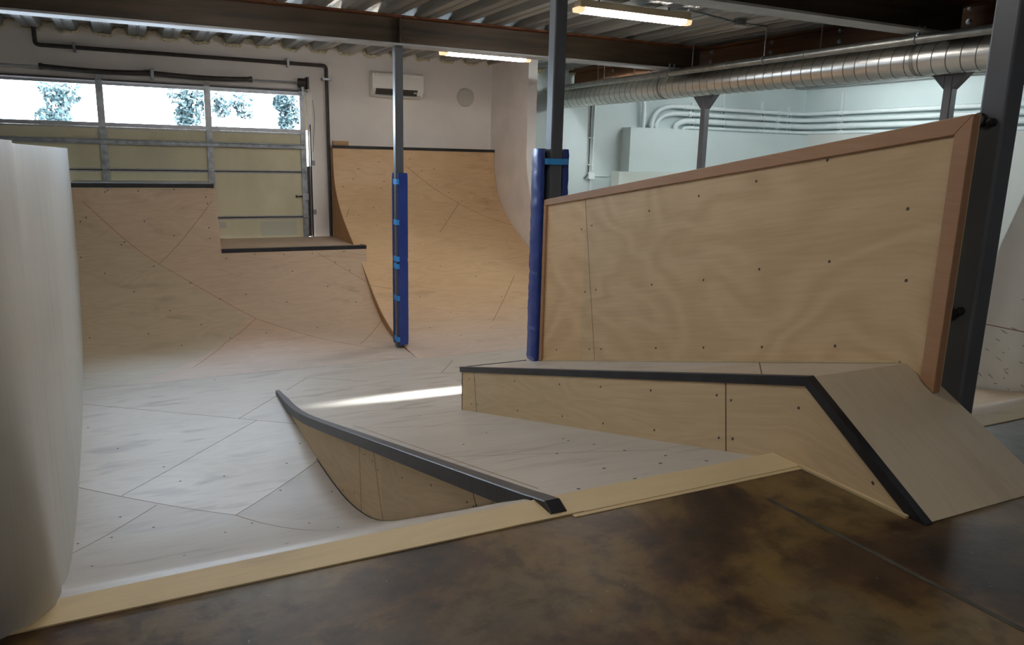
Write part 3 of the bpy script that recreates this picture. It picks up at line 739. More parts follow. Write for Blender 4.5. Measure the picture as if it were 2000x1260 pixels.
b = B(); b.box(3.85, 7.575, 16.35, 16.44, 1.585, 1.645); link('coping', b.done(), BLACK, t, bevel=.006, label='black steel coping')
b = B(); b.box(3.85, 7.575, 16.44, YW - .002, 1.54, 1.62); link('top_deck', b.done(), W_BANK, t)
p0, p1 = at(650, 283, y=16.5), at(680, 276, y=16.5)
b = B(); b.box(p0.x, p1.x, 16.46, 16.56, 1.622, p1.z + .0); tag(link('wood_block', b.done(), RAWWOOD), 'short offcut of lumber lying on the top left of the tall curved ramp', 'block')

# white ramp wall on the left
t = thing('ramp_wall', 'whitewashed curved plywood wall along the left side of the bay', 'ramp wall', (-.7, 8, ZP))
W2 = Profile([(2.57, -.472), (2.585, -.44), (2.61, -.40), (2.66, -.348), (2.74, -.318)] + WK[5:] + [(15.05, -.915), (15.10, -.95)], 4)
def zwt(y): return 1.517 - .057 * (y - 2.7) / 12.2
def wf(u, v):
    p = W2.pos(u); y, x = p.x, p.y
    zb0 = (PIT.zy(y) if y < 11.2 else QP.zy(y)) - .06 if y > 2.74 else 0.0
    z = zb0 + (zwt(y) - zb0) * v
    if y < 3.2:                                       # the foot of the wall sweeps out into the roll-in lip
        k = max(0., min(1., (z - .03) / 1.47)) ** .75
        yt = 2.0 + (3.2 - 2.0) * (y - 2.57) / .63; xt = -.30 - .067 * (yt - 2.0) / 1.2
        y, x = y + (yt - y) * k, x + (xt - x) * k
    return Vector((x, y, z))
sheet('wall_surface', W_WHITE, t, 0, W2.len, 0, 1, wf, nv=24, nu=120, seams=(), thick=.06, swap=True, tint=lambda u, v: 1.0)
b = B(); b.loft([[(p.y - .30, p.x, z) for p in W2.p[26:]] + [(p.y - .09, p.x, z) for p in reversed(W2.p[26:])] for z in (.0, 1.44)]); link('backing_frame', b.done(), W_LEDGE, t)

# ---- right-hand bay beyond the big column
b = B(); b.box(3.93, RX, 2.61, 2.76, -.03, .006); tag(link('edge_strip', b.done(), W_STRIP), 'wooden strip on the concrete edge behind the big right column', 'edge strip', 'wooden strips along the concrete edge')
LN2 = Profile([(p[0], p[1]) for p in [(2.76, .003), (2.86, .0), (2.97, -.045), (3.1, -.115), (3.42, -.29), (4.0, -.60), (4.6, -.92), (5.0, -1.12), (5.4, -1.30), (5.8, -1.43), (6.3, -1.535), (6.9, -1.60), (7.6, ZP + .003)]])
t = thing('roll_in_ramp', 'pale plywood roll-in behind the big right column', 'ramp', (8, 5, ZP))
sheet('ramp_surface', W_RAMP, t, 3.93, 10.58, 0, LN2.len, onprof(LN2), nu=4, vs=LN2.s, tint=lambda u, v: (1.1, 1.1, 1.05))
t = thing('ramp_wall', 'scuffed white wall of ramp seen right of the big column', 'ramp wall', (10.7, 5, ZP))
def w3(u, v): return Vector((10.6, u, v))
q0, q1 = at(1928, 634, x=10.6), at(2000, 648, x=10.6); e0, e1 = at(1945, 500, x=10.6), at(2000, 380, x=10.6)
rnd = random.Random(3)
sheet('wall_surface', mat('white_ramp_paint', (.66, .67, .65), .6, 0, .4, .03, 20, .03, 2), t, 2.9, e0.y + .1, ZP, 1.9, w3, nv=3, nu=3, seams=[((q0.y + .3, q0.z), (q1.y - 2, q1.z))], sw=.006, cuts=[((e0.y, e0.z), (e1.y, e1.z))] and [((e1.y, e1.z), (e0.y, e0.z))], keep=None)
# wheel scuffs
b = B(); b.mi = 0
for k in range(30):
    q = at(rnd.uniform(1905, 2000), 715 + rnd.gauss(0, 36), x=10.597)
    if q.z < LN2.zy(q.y) + .02: continue
    a = rnd.uniform(-.5, .5) + .2; ln = rnd.uniform(.015, .07); w = rnd.uniform(.004, .012)
    d = Vector((0, math.cos(a), math.sin(a))) * ln; n = Vector((0, -math.sin(a), math.cos(a))) * w
    b.face([b.bm.verts.new(q + s) for s in (-d, -d * .3 + n, d * .6 + n * .5, d, d * .2 - n, -d * .6 - n * .7)])
o = link('scuff_marks', b.bm, mat('grey_wheel_scuff', (.36, .33, .31), .8), t); o['kind'] = 'stuff'

# ================================================================== GARAGE DOOR
YD = YW - .06
d = thing('door_1', 'wide sectional garage door with three long windows across the top and yellowed insulated panels', 'garage door', (.57, YD, ZL), kind='structure')
DL, DR = -2.26, 3.335
stiles = [(-2.26, -2.14), (-.46, -.335), (1.40, 1.52), (3.225, 3.335)]
secs = [(1.078, 1.869), (.153, 1.0775), (-.70, .1525)]
for z0, z1 in secs:
    b = B(); b.box(DL, DR, YD, YD + .045, z0, z1); pn = link('section_panel', b.done(), DOORP, d)
    if z0 > 0:
        b = B(); b.box(DL, DR, YD - .006, YD + .002, z0 - .012, z0 + .010); link('joint_gap', b.done(), DARKP, pn)
    for zz in (z0 + .014, z1 - .036):
        b = B(); b.box(DL, DR, YD - .010, YD + .002, zz, zz + .022); link('section_rail', b.done(), ALU, pn, bevel=.003)
    for a, c in stiles:
        b = B(); b.box(a, c, YD - .028, YD, z0, z1); link('stile', b.done(), GALV, pn, bevel=.004)
# window section
b = B()
for a, c in stiles: b.box(a, c, YD - .02, YD + .04, 1.87, 2.655)
b.box(DL, DR, YD - .021, YD + .041, 1.87, 1.945); b.box(DL, DR, YD - .021, YD + .041, 2.615, 2.665)
wfm = link('window_frame', b.done(), ALU, d, bevel=.003)
for (a, c), (a2, c2) in zip(stiles[:-1], stiles[1:]):
    b = B(); b.box(c, a2, YD + .008, YD + .014, 1.94, 2.62); link('window_pane', b.done(), GLASS, wfm)
# strut, hinges, lock, patch
zs = at(300, 279, y=YD).z
b = B(); b.prism([(DL, YD - .028, zs + .05), (DL, YD - .085, zs + .042), (DL, YD - .085, zs + .03), (DL, YD - .04, zs + .02), (DL, YD - .04, zs - .02), (DL, YD - .085, zs - .028), (DL, YD - .085, zs - .042), (DL, YD - .028, zs - .05)], (DR - DL - .04, 0, 0)); link('strut', b.done(), GALV, d, label='full-width galvanised stiffening strut')
for a, c in stiles[1:]:
    for zz in (1.077, .152):
        xm = (a + c) / 2
        b = B(); b.prism([(xm - .05, YD - .034, zz - .09), (xm + .05, YD - .034, zz - .09), (xm + .05, YD - .034, zz + .02), (xm + .02, YD - .034, zz + .10), (xm - .02, YD - .034, zz + .10), (xm - .05, YD - .034, zz + .02)], (0, -.006, 0))
        b.tube([(xm - .055, YD - .045, zz), (xm + .055, YD - .045, zz)], .011, 8); link('hinge', b.done(), GALV, d, label='steel hinge')
for a, c in stiles[1:]:
    xm = (a + c) / 2; b = B()
    b.prism([(xm - .06, YD - .024, 2.70), (xm + .06, YD - .024, 2.70), (xm + .055, YD - .024, 2.62), (xm + .02, YD - .024, 2.50), (xm - .02, YD - .024, 2.50), (xm - .055, YD - .024, 2.62)], (0, -.01, 0))
    b.prism([(xm - .055, YD - .03, 2.70), (xm + .055, YD - .03, 2.70), (xm + .02, YD - .08, 2.80), (xm - .02, YD - .08, 2.80)], (0, .012, 0)); link('top_bracket', b.done(), GALV, d)
z = at(595, 384, y=YD).z
b = B(); b.box(3.22, 3.34, YD - .06, YD - .028, z - .065, z + .065); lkp = link('lock_plate', b.done(), ALU, d, label='bright lock plate')
b = B(); b.tube([(3.22, YD - .05, z + .01), (3.08, YD - .05, z + .005)], .012, 8); b.tube([(3.09, YD - .05, z - .02), (3.09, YD - .05, z + .035)], .014, 8); link('lock_bolt', b.done(), DARKP, lkp)
a_, c_ = at(508, 432, y=YD - .004), at(580, 459, y=YD - .004)
b = B(); b.box(a_.x, c_.x, YD - .004, YD - .001, c_.z, a_.z); link('paint_patch', b.done(), DOORW, pn, label='white painted patch on the lowest panel')
a_, c_ = at(428, 433, y=YD - .004), at(443, 446, y=YD - .004)
b = B(); b.box(a_.x, c_.x, YD - .004, YD - .001, c_.z, a_.z); link('paint_patch', b.done(), DOORW, pn)
# header seal above the windows
b = B(); b.box(DL - .05, DR + .06, YD - .03, YW - .001, 2.69, 2.72); struct('trim_header', b.done(), DARKP)
b = B(); b.box(DL - .05, DR + .06, YW - .02, YW - .001, 2.74, 2.83); struct('trim_lintel', b.done(), WALLM, bevel=.004)
# vertical track
tr = thing('door_track', 'dark vertical steel track beside the right edge of the garage door', 'track', (3.43, YW - .06, ZL))
b = B(); b.box(3.415, 3.44, YW - .08, YW - .02, ZL, 2.05); link('channel', b.done(), DARKP, tr, bevel=.003)
b = B(); b.box(3.475, 3.50, YW - .02, YW - .001, ZL, 2.75); link('wall_angle', b.done(), WALLM, tr)
b = B(); b.box(3.33, 3.41, YW + .005, YW + .03, 1.93, 2.66); link('wood_jamb', b.done(), W_STRIP, tr, label='raw wooden jamb strip')
b = B(); b.box(3.337, 3.40, YW - .05, YW - .01, ZL, 1.20); link('seal', b.done(), DARKP, tr)
for zz in (1.27, .25):
    b = B(); b.box(3.445, 3.51, YW - .05, YW - .002, zz - .05, zz + .05); b.box(3.46, 3.49, YW - .055, YW - .05, zz - .02, zz + .02); link('bracket', b.done(), GALV, tr)
b = B(); b.tube([(3.50, YW - .04, 2.55), (3.53, YW - .05, 2.2), (3.51, YW - .05, 1.9), (3.47, YW - .05, 1.5)], .004, 6); link('cable', b.done(), DARKP, tr)
# torsion spring shaft
YS = YW - .14
def sp(px, py): return at(px, py, y=YS)
ts = thing('torsion_spring', 'dark torsion spring shaft mounted above the garage door windows', 'spring', (.55, YS, 2.88))
A0, A1, A2 = sp(82, 132), sp(297, 142), sp(487, 151.5)
Ls, Le = sp(-120, 126), sp(592, 158)
zsft = (sp(40, 131).z + sp(560, 156).z) / 2
b = B(); b.tube([(-2.5, YS, zsft), (Le.x + .02, YS, zsft)], .013, 8); link('shaft', b.done(), GALV, ts, smooth=40)
for xa, xb in ((A0.x, A1.x - .03), (A1.x + .03, A2.x)):
    b = B(); pts = []; n = 70
    for k in range(n + 1):
        tt = k / n; x = xa + (xb - xa) * tt; sag = -.028 * math.sin(math.pi * tt)
        pts.append((x, YS, zsft + sag))
    b.tube(pts, lambda t: .046 + .003 * math.sin(t * n * math.pi), 12); link('spring', b.done(), DARKP, ts, smooth=60, label='dark coil spring')
for xx in (A0.x - .02, A2.x + .02):
    b = B(); b.tube([(xx - .03, YS, zsft), (xx + .03, YS, zsft)], .056, 10); link('winding_cone', b.done(), DARKP, ts)
b = B(); b.box(A1.x - .028, A1.x + .028, YS - .04, YW - .002, zsft - .11, zsft + .09); b.tube([(A1.x - .07, YS, zsft), (A1.x + .07, YS, zsft)], .03, 10); link('centre_bracket', b.done(), GALV, ts, bevel=.004)
b = B(); b.tube([(3.20, YS, zsft), (3.24, YS, zsft), (3.34, YS, zsft)], .085, 18); link('cable_drum', b.done(), DARKP, ts, smooth=40)
b = B(); b.box(3.36, 3.40, YS - .09, YW - .002, zsft - .12, zsft + .11); link('end_bracket', b.done(), DARKP, ts)
b = B(); b.box(3.26, 3.30, YS - .03, YS + .03, 2.62, zsft - .08); b.box(3.2, 3.36, YS, YS + .03, 2.66, 2.70); link('roller_bracket', b.done(), GALV, ts)

# black iron pipe
PYY = YW - .075
def pp(px, py): return at(px, py, y=PYY)
pa, pb, pc, pd = pp(62, 46), pp(66, 88), pp(637, 128), pp(648, 466)
zp_ = pp(350, 107.5).z
t = thing('iron_pipe', 'black iron pipe running over the garage door and down the wall on its right', 'pipe', (pc.x, PYY, ZL))
b = B(); path = [(pa.x + .02, PYY, 3.66), (pa.x + .02, PYY, zp_ + .08)] + bend((pa.x + .02, PYY, zp_ + .06), (pa.x + .02, PYY, zp_), (pa.x + .10, PYY, zp_)) + [(pc.x - .09, PYY, zp_)] + bend((pc.x - .07, PYY, zp_), (pc.x, PYY, zp_), (pc.x, PYY, zp_ - .08)) + [(pc.x + .012, PYY, ZL)]
b.tube(path, .036, 12); link('pipe_run', b.done(), DARKP, t, smooth=50)
for c0 in ((pa.x + .02, zp_), (pc.x, zp_)):
    pass
for xx in (pp(145, 93).x, pp(562, 123).x):
    b = B(); b.box(xx - .022, xx + .022, PYY - .05, YW - .002, zp_ - .085, zp_ + .085); link('pipe_clamp', b.done(), GALV, t, bevel=.003)
zz = pp(638, 155).z
b = B(); b.box(pc.x - .10, pc.x + .09, PYY - .05, YW - .002, zz - .022, zz + .022); link('pipe_clamp', b.done(), GALV, t, bevel=.003)

# wall air conditioner
ya = YW - .22
c0, c1 = at(727, 141, y=ya), at(828, 186, y=ya)
x0, x1, z1, z0 = c0.x, c1.x, at(778, 144, y=ya).z + .01, at(778, 190, y=ya).z
ac = thing('air_conditioner', 'white wall-mounted air conditioner left of the round vent', 'air conditioner', ((x0 + x1) / 2, YW - .1, z0))
b = B(); b.prism([(x0, YW - .005, z1 + .02), (x0, ya + .06, z1 + .02), (x0, ya, z1 - .03), (x0, ya, z0 + .17), (x0, ya + .10, z0 + .02), (x0, YW - .005, z0)], (x1 - x0, 0, 0)); hs = link('housing', b.done(), PLAST, ac, bevel=.012)
b = B(); b.box(x0 + .06, x1 - .005, ya - .010, ya + .02, z1 - .085, z1 - .015); link('top_louver', b.done(), PLAST, ac, bevel=.01)
b = B(); b.prism([(x0 + .08, ya + .008, z0 + .165), (x0 + .08, ya + .082, z0 + .055), (x0 + .08, ya + .076, z0 + .045), (x0 + .08, ya + .0, z0 + .158)], (x1 - x0 - .22, 0, 0)); link('outlet_slot', b.done(), PLASTD, ac, label='dark air outlet slot')
b = B(); b.prism([(x0 + .03, ya + .085, z0 + .05), (x0 + .03, ya + .02, z0 + .012), (x0 + .03, ya + .025, z0 + .0), (x0 + .03, ya + .10, z0 + .03)], (x1 - x0 - .08, 0, 0)); link('air_flap', b.done(), PLAST, ac)
b = B(); b.box(x1 - .22, x1 - .15, ya + .02, ya + .045, z0 + .09, z0 + .12); link('indicator', b.done(), VENT, hs)
# round vent
vc = at(909, 190.5, y=YW - .03)
v = thing('round_vent', 'round grey vent cover on the white wall near the corner', 'vent', (vc.x, YW - .03, vc.z))
b = B(); b.loft([[(vc.x + r * math.cos(k * math.pi / 20), YW - dy, vc.z + r * math.sin(k * math.pi / 20)) for k in range(40)] for dy, r in ((.001, .205), (.03, .205), (.04, .195))]); link('rim', b.done(), VENT, v, smooth=40)
b = B(); b.loft([[(vc.x + .012 + r * math.cos(k * math.pi / 20), YW - dy, vc.z + .012 + r * math.sin(k * math.pi / 20)) for k in range(40)] for dy, r in ((.041, .188), (.055, .186), (.062, .17))]); link('cover_disc', b.done(), VENT, v, smooth=40)

# ================================================================== DUCT, PIPES, LAMPS
XD, ZD, RD = 9.2, 1.5 + 9.2 * .1462, .212
du = thing('spiral_duct', 'large round galvanised spiral duct running under the rusty girder', 'duct', (XD, 9, ZD - RD))
b = B(); b.tube([(XD, y, ZD) for y in (3.5, 6, 9, 12, 14, 16.45)], RD, 40); link('duct_body', b.done(), DUCT, du, smooth=50)
b = B(); pts = []; y = 5.4; k = 0
while y < 16.2:
    a = k * 2 * math.pi / 22; pts.append((XD + (RD + .001) * math.cos(a), y, ZD + (RD + .001) * math.sin(a))); k += 1; y += .19 / 22
b.tube(pts, .0065, 5); link('spiral_seam', b.done(), DUCTS, du, smooth='all', label='spiral lock seam')
for yy in (5.2, 8.6, 11.5, 14.4):
    b = B(); b.tube([(XD, yy, ZD + RD - .01), (XD, yy, 3.54)], .008, 6); link('hanger_rod', b.done(), GALV, du)
for yy in (6.9, 12.2):
    b = B(); b.tube([(XD, yy, ZD), (XD, yy + .05, ZD)], RD + .004, 40); link('joint_band', b.done(), DUCTS, du, smooth=50)
XS, ZS = 8.8, 1.5 + 8.8 * .1735
spk = thing('sprinkler_pipe', 'long steel sprinkler pipe hung just above the spiral duct', 'pipe', (XS, 9, ZS))
b = B(); b.tube([(XS, 3.5, ZS), (XS, 9, ZS), (XS, 16.3, ZS)], .056, 16); link('pipe_run', b.done(), PIPE, spk, smooth=50)
for q in (1493, 1290):
    yy = at(q, 105 if q > 1400 else 140, x=XS).y
    b = B(); b.tube([(XS, yy, ZS - .05), (XS, yy, 3.52)], .012, 8); b.tube([(XS, yy - .02, ZS), (XS, yy + .02, ZS)], .066, 14); link('hanger', b.done(), GALV, spk, smooth=40)
for yy in (6.73, 11.62):
    b = B(); b.tube([(XS, yy - .012, ZS), (XS, yy + .012, ZS)], .066, 14); b.box(XS - .05, XS - .03, yy - .06, yy - .03, ZS, 3.18); b.box(XS + .05, XS + .07, yy - .06, yy - .03, ZS, 3.18); b.tube([(XS - .07, yy - .045, 3.095 - .03), (XS + .10, yy - .045, 3.095 - .03)], .01, 6); link('beam_clamp', b.done(), GALV, spk)
for yy in (8.5, 10.1, 13.6):
    b = B(); b.tube([(XS, yy - .03, ZS), (XS, yy + .03, ZS)], .061, 14); link('coupling', b.done(), PIPE, spk, smooth=40)

def lamp(label, x0, x1, y, z, group='fluorescent lamps under the roof deck', emis=LAMPE, w=.085):
    t = thing('fluorescent_lamp', label, 'lamp', ((x0 + x1) / 2, y, z), group)
    b = B()
    b.loft([[(x, y - ww, zz0), (x, y + ww, zz0), (x, y + ww, zz1), (x, y - ww, zz1)] for x, ww, zz0, zz1 in ((x0 + .03, w + .004, z + .058, z + .15), (x1 - .03, w + .004, z + .058, z + .15))]); link('housing', b.done(), LAMPB, t, bevel=.01)
    def sec(x, k=1.): return [(x, y - w * k, z + .06), (x, y - w * .86 * k, z + .015), (x, y - w * .6 * k, z), (x, y + w * .6 * k, z), (x, y + w * .86 * k, z + .015), (x, y + w * k, z + .06)]
    b = B(); b.loft([sec(x0 + .10), sec(x1 - .10)]); link('diffuser', b.done(), emis, t, label='lit diffuser')
    for xa, xb, k in ((x0, x0 + .10, .9), (x1 - .10, x1, .9)):
        b = B(); b.loft([sec(xa, k if xa == x0 else 1.), sec(xb, k if xb == x1 else 1.)]); link('end_cap', b.done(), LAMPEND, t)
    for xx in (x0 + .35, x1 - .35):
        b = B(); b.box(xx - .012, xx + .012, y - .012, y + .012, z + .145, 3.535); link('hanger', b.done(), GALV, t)
    return t
pl_, pr_ = at(1122, 24, z=3.33), at(1346, 50, z=3.33)
lamp('lit fluorescent lamp with cream housing hanging in front of the roof beam, upper right', pl_.x, pr_.x, (pl_.y + pr_.y) / 2, 3.33)
pl_, pr_ = at(863, 105, z=3.10), at(1036, 120, z=3.10)
lamp('lit fluorescent lamp half hidden behind the long I-beam, above the round vent', pl_.x, pr_.x, (pl_.y + pr_.y) / 2 + .05, 3.09)
lamp('added unseen fill lamp over the roll-in beside the white ramp wall, above the picture', .1, 1.8, 4.2, 3.33)  # added above the frame to brighten ramp wall, middle ramp and ledge
# unseen fill lamps, added to brighten the bay, back wall and near floor
lamp('added unseen fill lamp over the left part of the bay, above the picture', .7, 2.4, 8.5, 3.33)
lamp('added fill lamp hidden behind the long I-beam, left of the slim column', 2.3, 3.6, 12.45, 3.36, w=.07)
lamp('added unseen fill lamp over the near concrete floor, above the picture', .4, 2.1, -.6, 3.33)
def strip_lamp(label, x, y0, y1, z, gname):
    t = thing('tube_lamp', label, 'lamp', (x, (y0 + y1) / 2, z), gname)
    b = B(); b.box(x - .06, x + .06, y0, y1, z + .035, z + .09); link('tray', b.done(), PLAST, t, bevel=.005)
    b = B(); b.tube([(x, y0 + .03, z + .012), (x, y1 - .03, z + .012)], .02, 10); link('tube', b.done(), LAMPC, t, label='lit tube')
    for yy in (y0 + .3, y1 - .3):
        b = B(); b.tube([(x, yy, z + .088), (x, yy, 3.6)], .008, 6); link('hanger', b.done(), GALV, t)
pA, pB = at(1128, 175, x=9.30), at(1256, 151, x=9.30)
strip_lamp('thin bright tube lamp peeking out above the far part of the spiral duct', 9.42, pB.y + .2, 15.3, 3.06, 'tube lamps in the far room')
for xx, y0, lab in ((12.2, 12.6, 'added unseen tube lamp over the far room near the back wall'), (12.2, 7.2, 'added unseen tube lamp over the far room beyond the right columns'), (15.0, 11.6, 'added unseen tube lamp over the far room near the right wall'), (14.4, 3.2, 'added unseen tube lamp over the far room behind the big right column')):
    strip_lamp(lab, xx, y0, y0 + 2.6, 3.42, 'tube lamps in the far room')  # these tubes are added out of sight to light up the far room

# ceiling junction box with its conduits
jp = at(1445, 50, z=3.44)
t = thing('junction_box', 'round ceiling box with thin conduits right of the lamp on the roof deck', 'box', (jp.x, jp.y, 3.44))
b = B(); b.tube([(jp.x, jp.y, 3.44), (jp.x, jp.y, 3.53)], .09, 20); link('box_body', b.done(), GALV, t, smooth=40)
b = B(); b.tube([(jp.x, jp.y, 3.425), (jp.x, jp.y, 3.44)], .10, 24); link('cover', b.done(), SIGNAL, t, smooth=40, label='white round cover')
b = B(); b.tube([(jp.x - .08, jp.y, 3.48), (6.85, 8.72, 3.47)], .014, 8); b.tube([(jp.x + .08, jp.y, 3.48), (jp.x + .6, jp.y + .1, 3.50), (jp.x + 1.0, jp.y + .5, 3.52)], .012, 8); link('thin_conduit', b.done(), GALV, t)

# ================================================================== FAR ROOM FITTINGS
YC = 16.45; XWR = RX - .15
boxes = [(11.2, RX - .02, 16.22, YW - .001, ZP, 2.275)]
b = B(); b.box(11.21, RX - .21, 16.21, YW - .002, ZP - .0, 2.285); tag(link('boxed_wall_base', b.done(), WALLT), 'white boxed-out lower wall under the horizontal conduits', 'wall box')
b = B(); b.box(RX - .21, RX - .002, 3.5, 8.4, ZP, 2.30); b.box(RX - .21, RX - .002, 9.3, YW - .002, ZP, 2.30); b.box(RX - .21, RX - .002, 8.4, 9.3, ZP, 1.1); b.box(RX - .21, RX - .002, 8.4, 9.3, 2.1, 2.30); tag(link('boxed_wall_base', b.done(), mat('warm_white_paint', (.66, .66, .63), .7)), 'white boxed-out lower wall on the right side wall behind the partition top', 'wall box')
a_, c_ = at(1198, 335, y=16.0), at(1209, 335, y=15.85)
b = B(); b.box(10.70, 13.2, 15.86, 16.2, ZP, c_.z); tag(link('low_wall_box', b.done(), mat('ivory_paint', (.66, .70, .64), .7)), 'low ivory box against the far wall just above the partition top', 'wall box')
hz = [(206.5, 2.865, .050, 1258, 'highest'), (224, 2.695, .046, 1270, 'second'), (240, 2.525, .062, 1303, 'thick third'), (255.5, 2.365, .036, 1320, 'lowest')]
zc = [2.865, 2.685, 2.515, 2.35]
starts = [(11.99, 12.75), (12.14, 12.88), (12.75, 13.25), (13.0, 13.35)]
for k, (lab, rr_) in enumerate((('topmost white conduit of the bank on the far wall', .056), ('second white conduit from the top of the bank on the far wall', .054), ('thickest white conduit, third in the bank on the far wall', .070), ('thin lowest white conduit skimming the boxed wall top', .042))):
    z = zc[k]; xa, xb = starts[k]
    path = [(xa, YC, 2.29)] + bend((xa, YC, max(2.30, z - (xb - xa))), (xa, YC, z), (xb, YC, z), 10) + [(XWR - .8, YC, z)] + bend((XWR - .6, YC, z), (XWR, YC, z), (XWR, YC - .6, z), 8) + [(XWR, 9, z), (XWR, 4.0, z)]
    t = thing('conduit', lab, 'conduit', (14, YC, z), 'bank of painted conduits on the far wall')
    b = B(); b.tube(path, rr_, 12); link('conduit_run', b.done(), CONDUIT, t, smooth=60)
    for xx in (xb + .25, 16.2):
        b = B(); b.tube([(xx, YC, z), (xx + .12, YC, z)], rr_ + .014, 12); link('coupling', b.done(), CONDUIT, t, smooth=40)
    for yy in (15.2, 11.0):
        b = B(); b.tube([(XWR, yy, z), (XWR, yy - .12, z)], rr_ + .014, 12); link('coupling', b.done(), CONDUIT, t, smooth=40)
    if k < 2:
        b = B(); b.tube([(xa, YC, 2.34), (xa, YC, 2.42)], rr_ + .014, 12); link('coupling', b.done(), CONDUIT, t, smooth=40)
t = thing('conduit', 'white vertical conduit rising from the boxed wall, left of the bending conduit bank', 'conduit', (11.72, YC, 2.3))
b = B(); b.tube([(11.74, YC, 2.29), (11.74, YC, 2.72)] + bend((11.74, YC, 2.75), (11.74, YC, 3.0), (11.60, YC + .04, 3.12)) + [(11.45, YC + .07, 3.3)], .052, 12); link('conduit_run', b.done(), CONDUIT, t, smooth=60)
b = B(); b.tube([(11.74, YC, 2.56), (11.74, YC, 2.66)], .066, 12); link('coupling', b.done(), CONDUIT, t, smooth=40)
for lab, xx, yy, z0, z1 in (('slotted strut behind the conduits, left of the flared far column', 13.34, None, 2.30, 2.98), ('tall strut with a small box behind the conduits, right of the flared far column', 14.38, None, 2.32, 3.5), ('slotted strut behind the conduits, midway to the room corner', 15.76, None, 2.32, 3.14), ('thin strut behind the conduits, last before the room corner', 16.75, None, 2.36, 3.05), ('tall slotted strut on the right side wall past the corner', None, 15.25, 2.32, 3.38)):
    t = thing('strut_channel', lab, 'strut', (xx or XWR, yy or YC, z0), 'struts carrying the conduits')
    b = B()
    if xx: b.box(xx - .022, xx + .022, YC + .068, YW - .004, z0, z1)
    else: b.box(XWR + .068, RX - .004, yy - .022, yy + .022, z0, z1)
    link('channel', b.done(), CONDUIT, t)
    for k, z in enumerate(zc):
        r_ = (.056, .054, .070, .042)[k] + .008
        b = B()
        if xx: b.tube([(xx - .02, YC, z), (xx + .02, YC, z)], r_, 12)
        else: b.tube([(XWR, yy - .02, z), (XWR, yy + .02, z)], r_, 12)
        link('strap', b.done(), CONDUIT, t)
    for k in range(3):
        zz = (zc[k] + zc[k + 1]) / 2; b = B()
        if xx: b.box(xx - .010, xx + .010, YC + .062, YC + .068, zz - .04, zz + .04)
        else: b.box(XWR + .062, XWR + .068, yy - .010, yy + .010, zz - .04, zz + .04)
        link('slot', b.done(), PLASTD, t, label='dark slot')
for lab, q, m in (('thin dark cable running down the far wall to a small box', 1154, DARKP), ('thin grey conduit beside the dark cable on the far wall', 1161, CONDUIT)):
    p = at(q + .5, 214, y=YW - .03); t = thing('wall_conduit', lab, 'conduit', (p.x, YW - .03, 1.1))
    b = B(); b.tube([(p.x, YW - .03, 3.5), (p.x, YW - .03, 1.2)] + ([(p.x - .02, YW - .04, 1.1), (p.x - .12, YW - .05, 1.02)] if m is DARKP else []), .016 if m is DARKP else .020, 8); link('run', b.done(), m, t, smooth=60)
    for z in (2.0, 1.35):
        b = B(); b.box(p.x - .035, p.x + .035, YW - .055, YW - .002, z - .012, z + .012); link('clip', b.done(), CONDUIT, t)
p = at(1154, 343, y=YW - .06)
t = thing('wall_box', 'small white electrical box on the far wall under the thin cable', 'box', (p.x, YW - .05, p.z))
b = B(); b.box(p.x - .08, p.x + .09, YW - .10, YW - .002, p.z - .09, p.z + .08); link('box_body', b.done(), CONDUIT, t, bevel=.008)
b = B(); b.tube([(p.x, YW - .05, p.z - .08), (p.x, YW - .05, -.4)], .018, 8); b.tube([(p.x + .12, YW - .03, p.z - .01), (p.x + .55, YW - .03, p.z - .01)], .010, 8); link('thin_conduit', b.done(), CONDUIT, t, smooth=60)

# ================================================================== OUTSIDE
def tree(label, x, y, blobs, n, trunk):
    t = thing('tree', label, 'tree', (x, y, -1.6), 'trees outside the garage door')
    rnd = random.Random(int(x * 10)); b = B()
    for k in range(int(n * 1.7)):
        bx, by, bz, br = rnd.choice(blobs)
        while True:
            v = Vector((rnd.uniform(-1, 1), rnd.uniform(-1, 1), rnd.uniform(-1, 1)))
            if v.length < 1: break
        c = Vector((bx, by, bz)) + v * br * 1.25; s = rnd.uniform(.06, .13)
        u = Vector((rnd.uniform(-1, 1), rnd.uniform(-1, 1), rnd.uniform(-1, 1))).normalized(); w = u.orthogonal().normalized() * s * .5; u = u * s
        b.face([b.bm.verts.new(c + q) for q in (-u, w, u, -w)])
    link('foliage', b.bm, LEAF, t)
    b = B()
    for path, r in trunk: b.tube(path, lambda q, r=r: r * (1 - .6 * q), 7)
    link('trunk', b.done(), BARK, t, smooth='all')
def o28(px, py, Y): p = at(px, py, y=Y); return p
def blob(Y, *ps): return [(*o28(px, py, Y), r) for px, py, r in ps]
Y1 = 27
c = o28(118, 260, Y1); k1 = o28(122, 205, Y1); k2 = o28(118, 170, Y1); h = o28(70, 232, Y1)
tree('small leafy tree seen through the left door window', c.x, Y1, blob(Y1, (100, 175, .30), (140, 178, .28), (112, 205, .30), (122, 190, .22), (90, 228, .25), (122, 230, .22)), 520, [([(c.x, Y1, -1.6), (c.x, Y1, 1.2), k1, k2], .10), ([(c.x, Y1, 1.2), h], .04)])
c = o28(375, 300, Y1)
tree('leafy tree seen in the right part of the middle door window', c.x, Y1, blob(Y1, (350, 185, .30), (372, 200, .40), (390, 185, .35), (385, 225, .35), (360, 230, .25), (395, 210, .3)), 760, [([(c.x, Y1, -1.6), (c.x, Y1, 1.0), o28(380, 200, Y1), o28(382, 170, Y1)], .12)])
c = o28(420, 300, Y1 + 1)
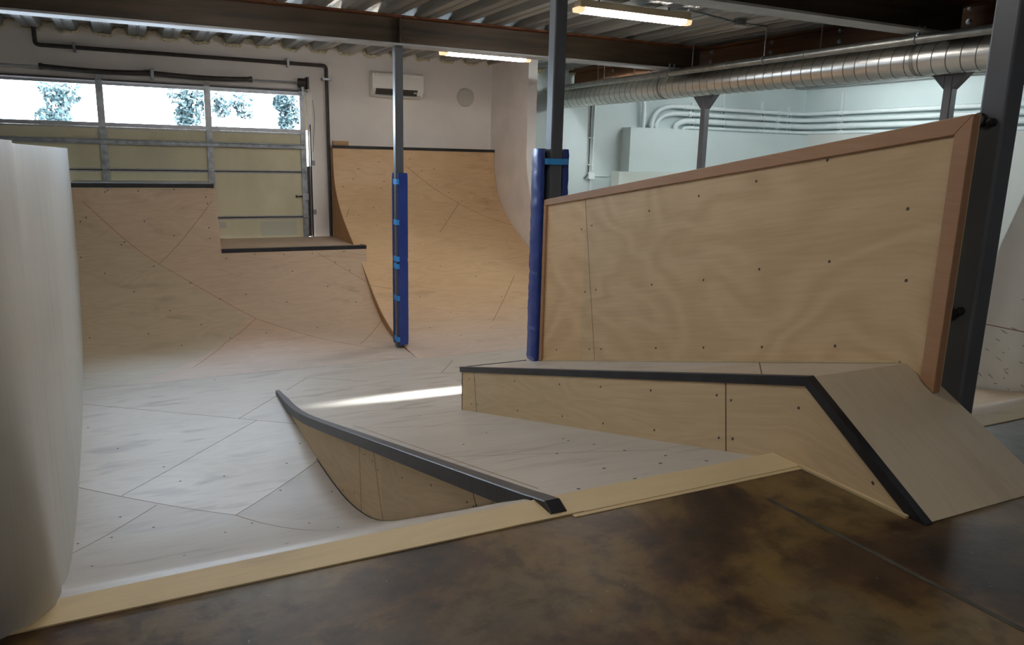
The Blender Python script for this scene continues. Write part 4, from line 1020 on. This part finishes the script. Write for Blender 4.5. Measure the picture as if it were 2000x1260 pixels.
tree('thin pale tree at the left of the right door window', c.x, Y1 + 1, blob(Y1 + 1, (420, 195, .30), (432, 210, .28), (470, 198, .30), (478, 215, .25)), 360, [([(c.x, Y1 + 1, -1.6), o28(424, 240, Y1 + 1), o28(425, 190, Y1 + 1)], .08)])
c = o28(562, 300, Y1 - 1)
tree('dense leafy tree at the right end of the right door window', c.x, Y1 - 1, blob(Y1 - 1, (560, 195, .35), (575, 205, .40), (552, 200, .25), (570, 225, .3), (560, 240, .22)), 720, [([(c.x, Y1 - 1, -1.6), o28(565, 240, Y1 - 1), o28(567, 190, Y1 - 1)], .1)])
b = B(); b.box(-25, 30, YW + .3, 60, -1.9, -1.65); struct('floor_outside', b.done(), mat('outdoor_asphalt', (.28, .29, .30), .9))

# ================================================================== LIGHT
w = bpy.data.worlds.new('sky'); S.world = w; w.use_nodes = True
bg = w.node_tree.nodes['Background']; bg.inputs[0].default_value = (.77, .88, 1.0, 1); bg.inputs[1].default_value = 17.0
sun = bpy.data.lights.new('sun', 'SUN'); sun.energy = 95; sun.angle = math.radians(1.5); sun.color = (1, .97, .92)
so = bpy.data.objects.new('sun', sun); COL.objects.link(so)
tgt = Vector((3.3, 8.95, -1.55)); src = Vector((RX + .1, (WY0 + WY1) / 2, (WZ0 + WZ1) / 2))
so.rotation_euler = (tgt - src).to_track_quat('-Z', 'Y').to_euler(); so.location = src + (src - tgt)
por = bpy.data.lights.new('door_window_portal', 'AREA'); por.shape = 'RECTANGLE'; por.size = 5.6; por.size_y = .75; por.cycles.is_portal = True
po = bpy.data.objects.new('door_window_portal', por); COL.objects.link(po); po.location = (.57, YW + .28, 2.27); po.rotation_euler = Vector((0, -1, 0)).to_track_quat('-Z', 'Z').to_euler()

S.view_settings.view_transform = 'Standard'; S.view_settings.look = 'None'; S.view_settings.gamma = 1; S.view_settings.use_curve_mapping = False
S.view_settings.exposure = 0.86
S.cycles.max_bounces = 10; S.cycles.diffuse_bounces = 6; S.cycles.glossy_bounces = 4; S.cycles.transparent_max_bounces = 12
S.cycles.sample_clamp_indirect = 6; S.cycles.use_denoising = True; S.cycles.caustics_reflective = False; S.cycles.caustics_refractive = False
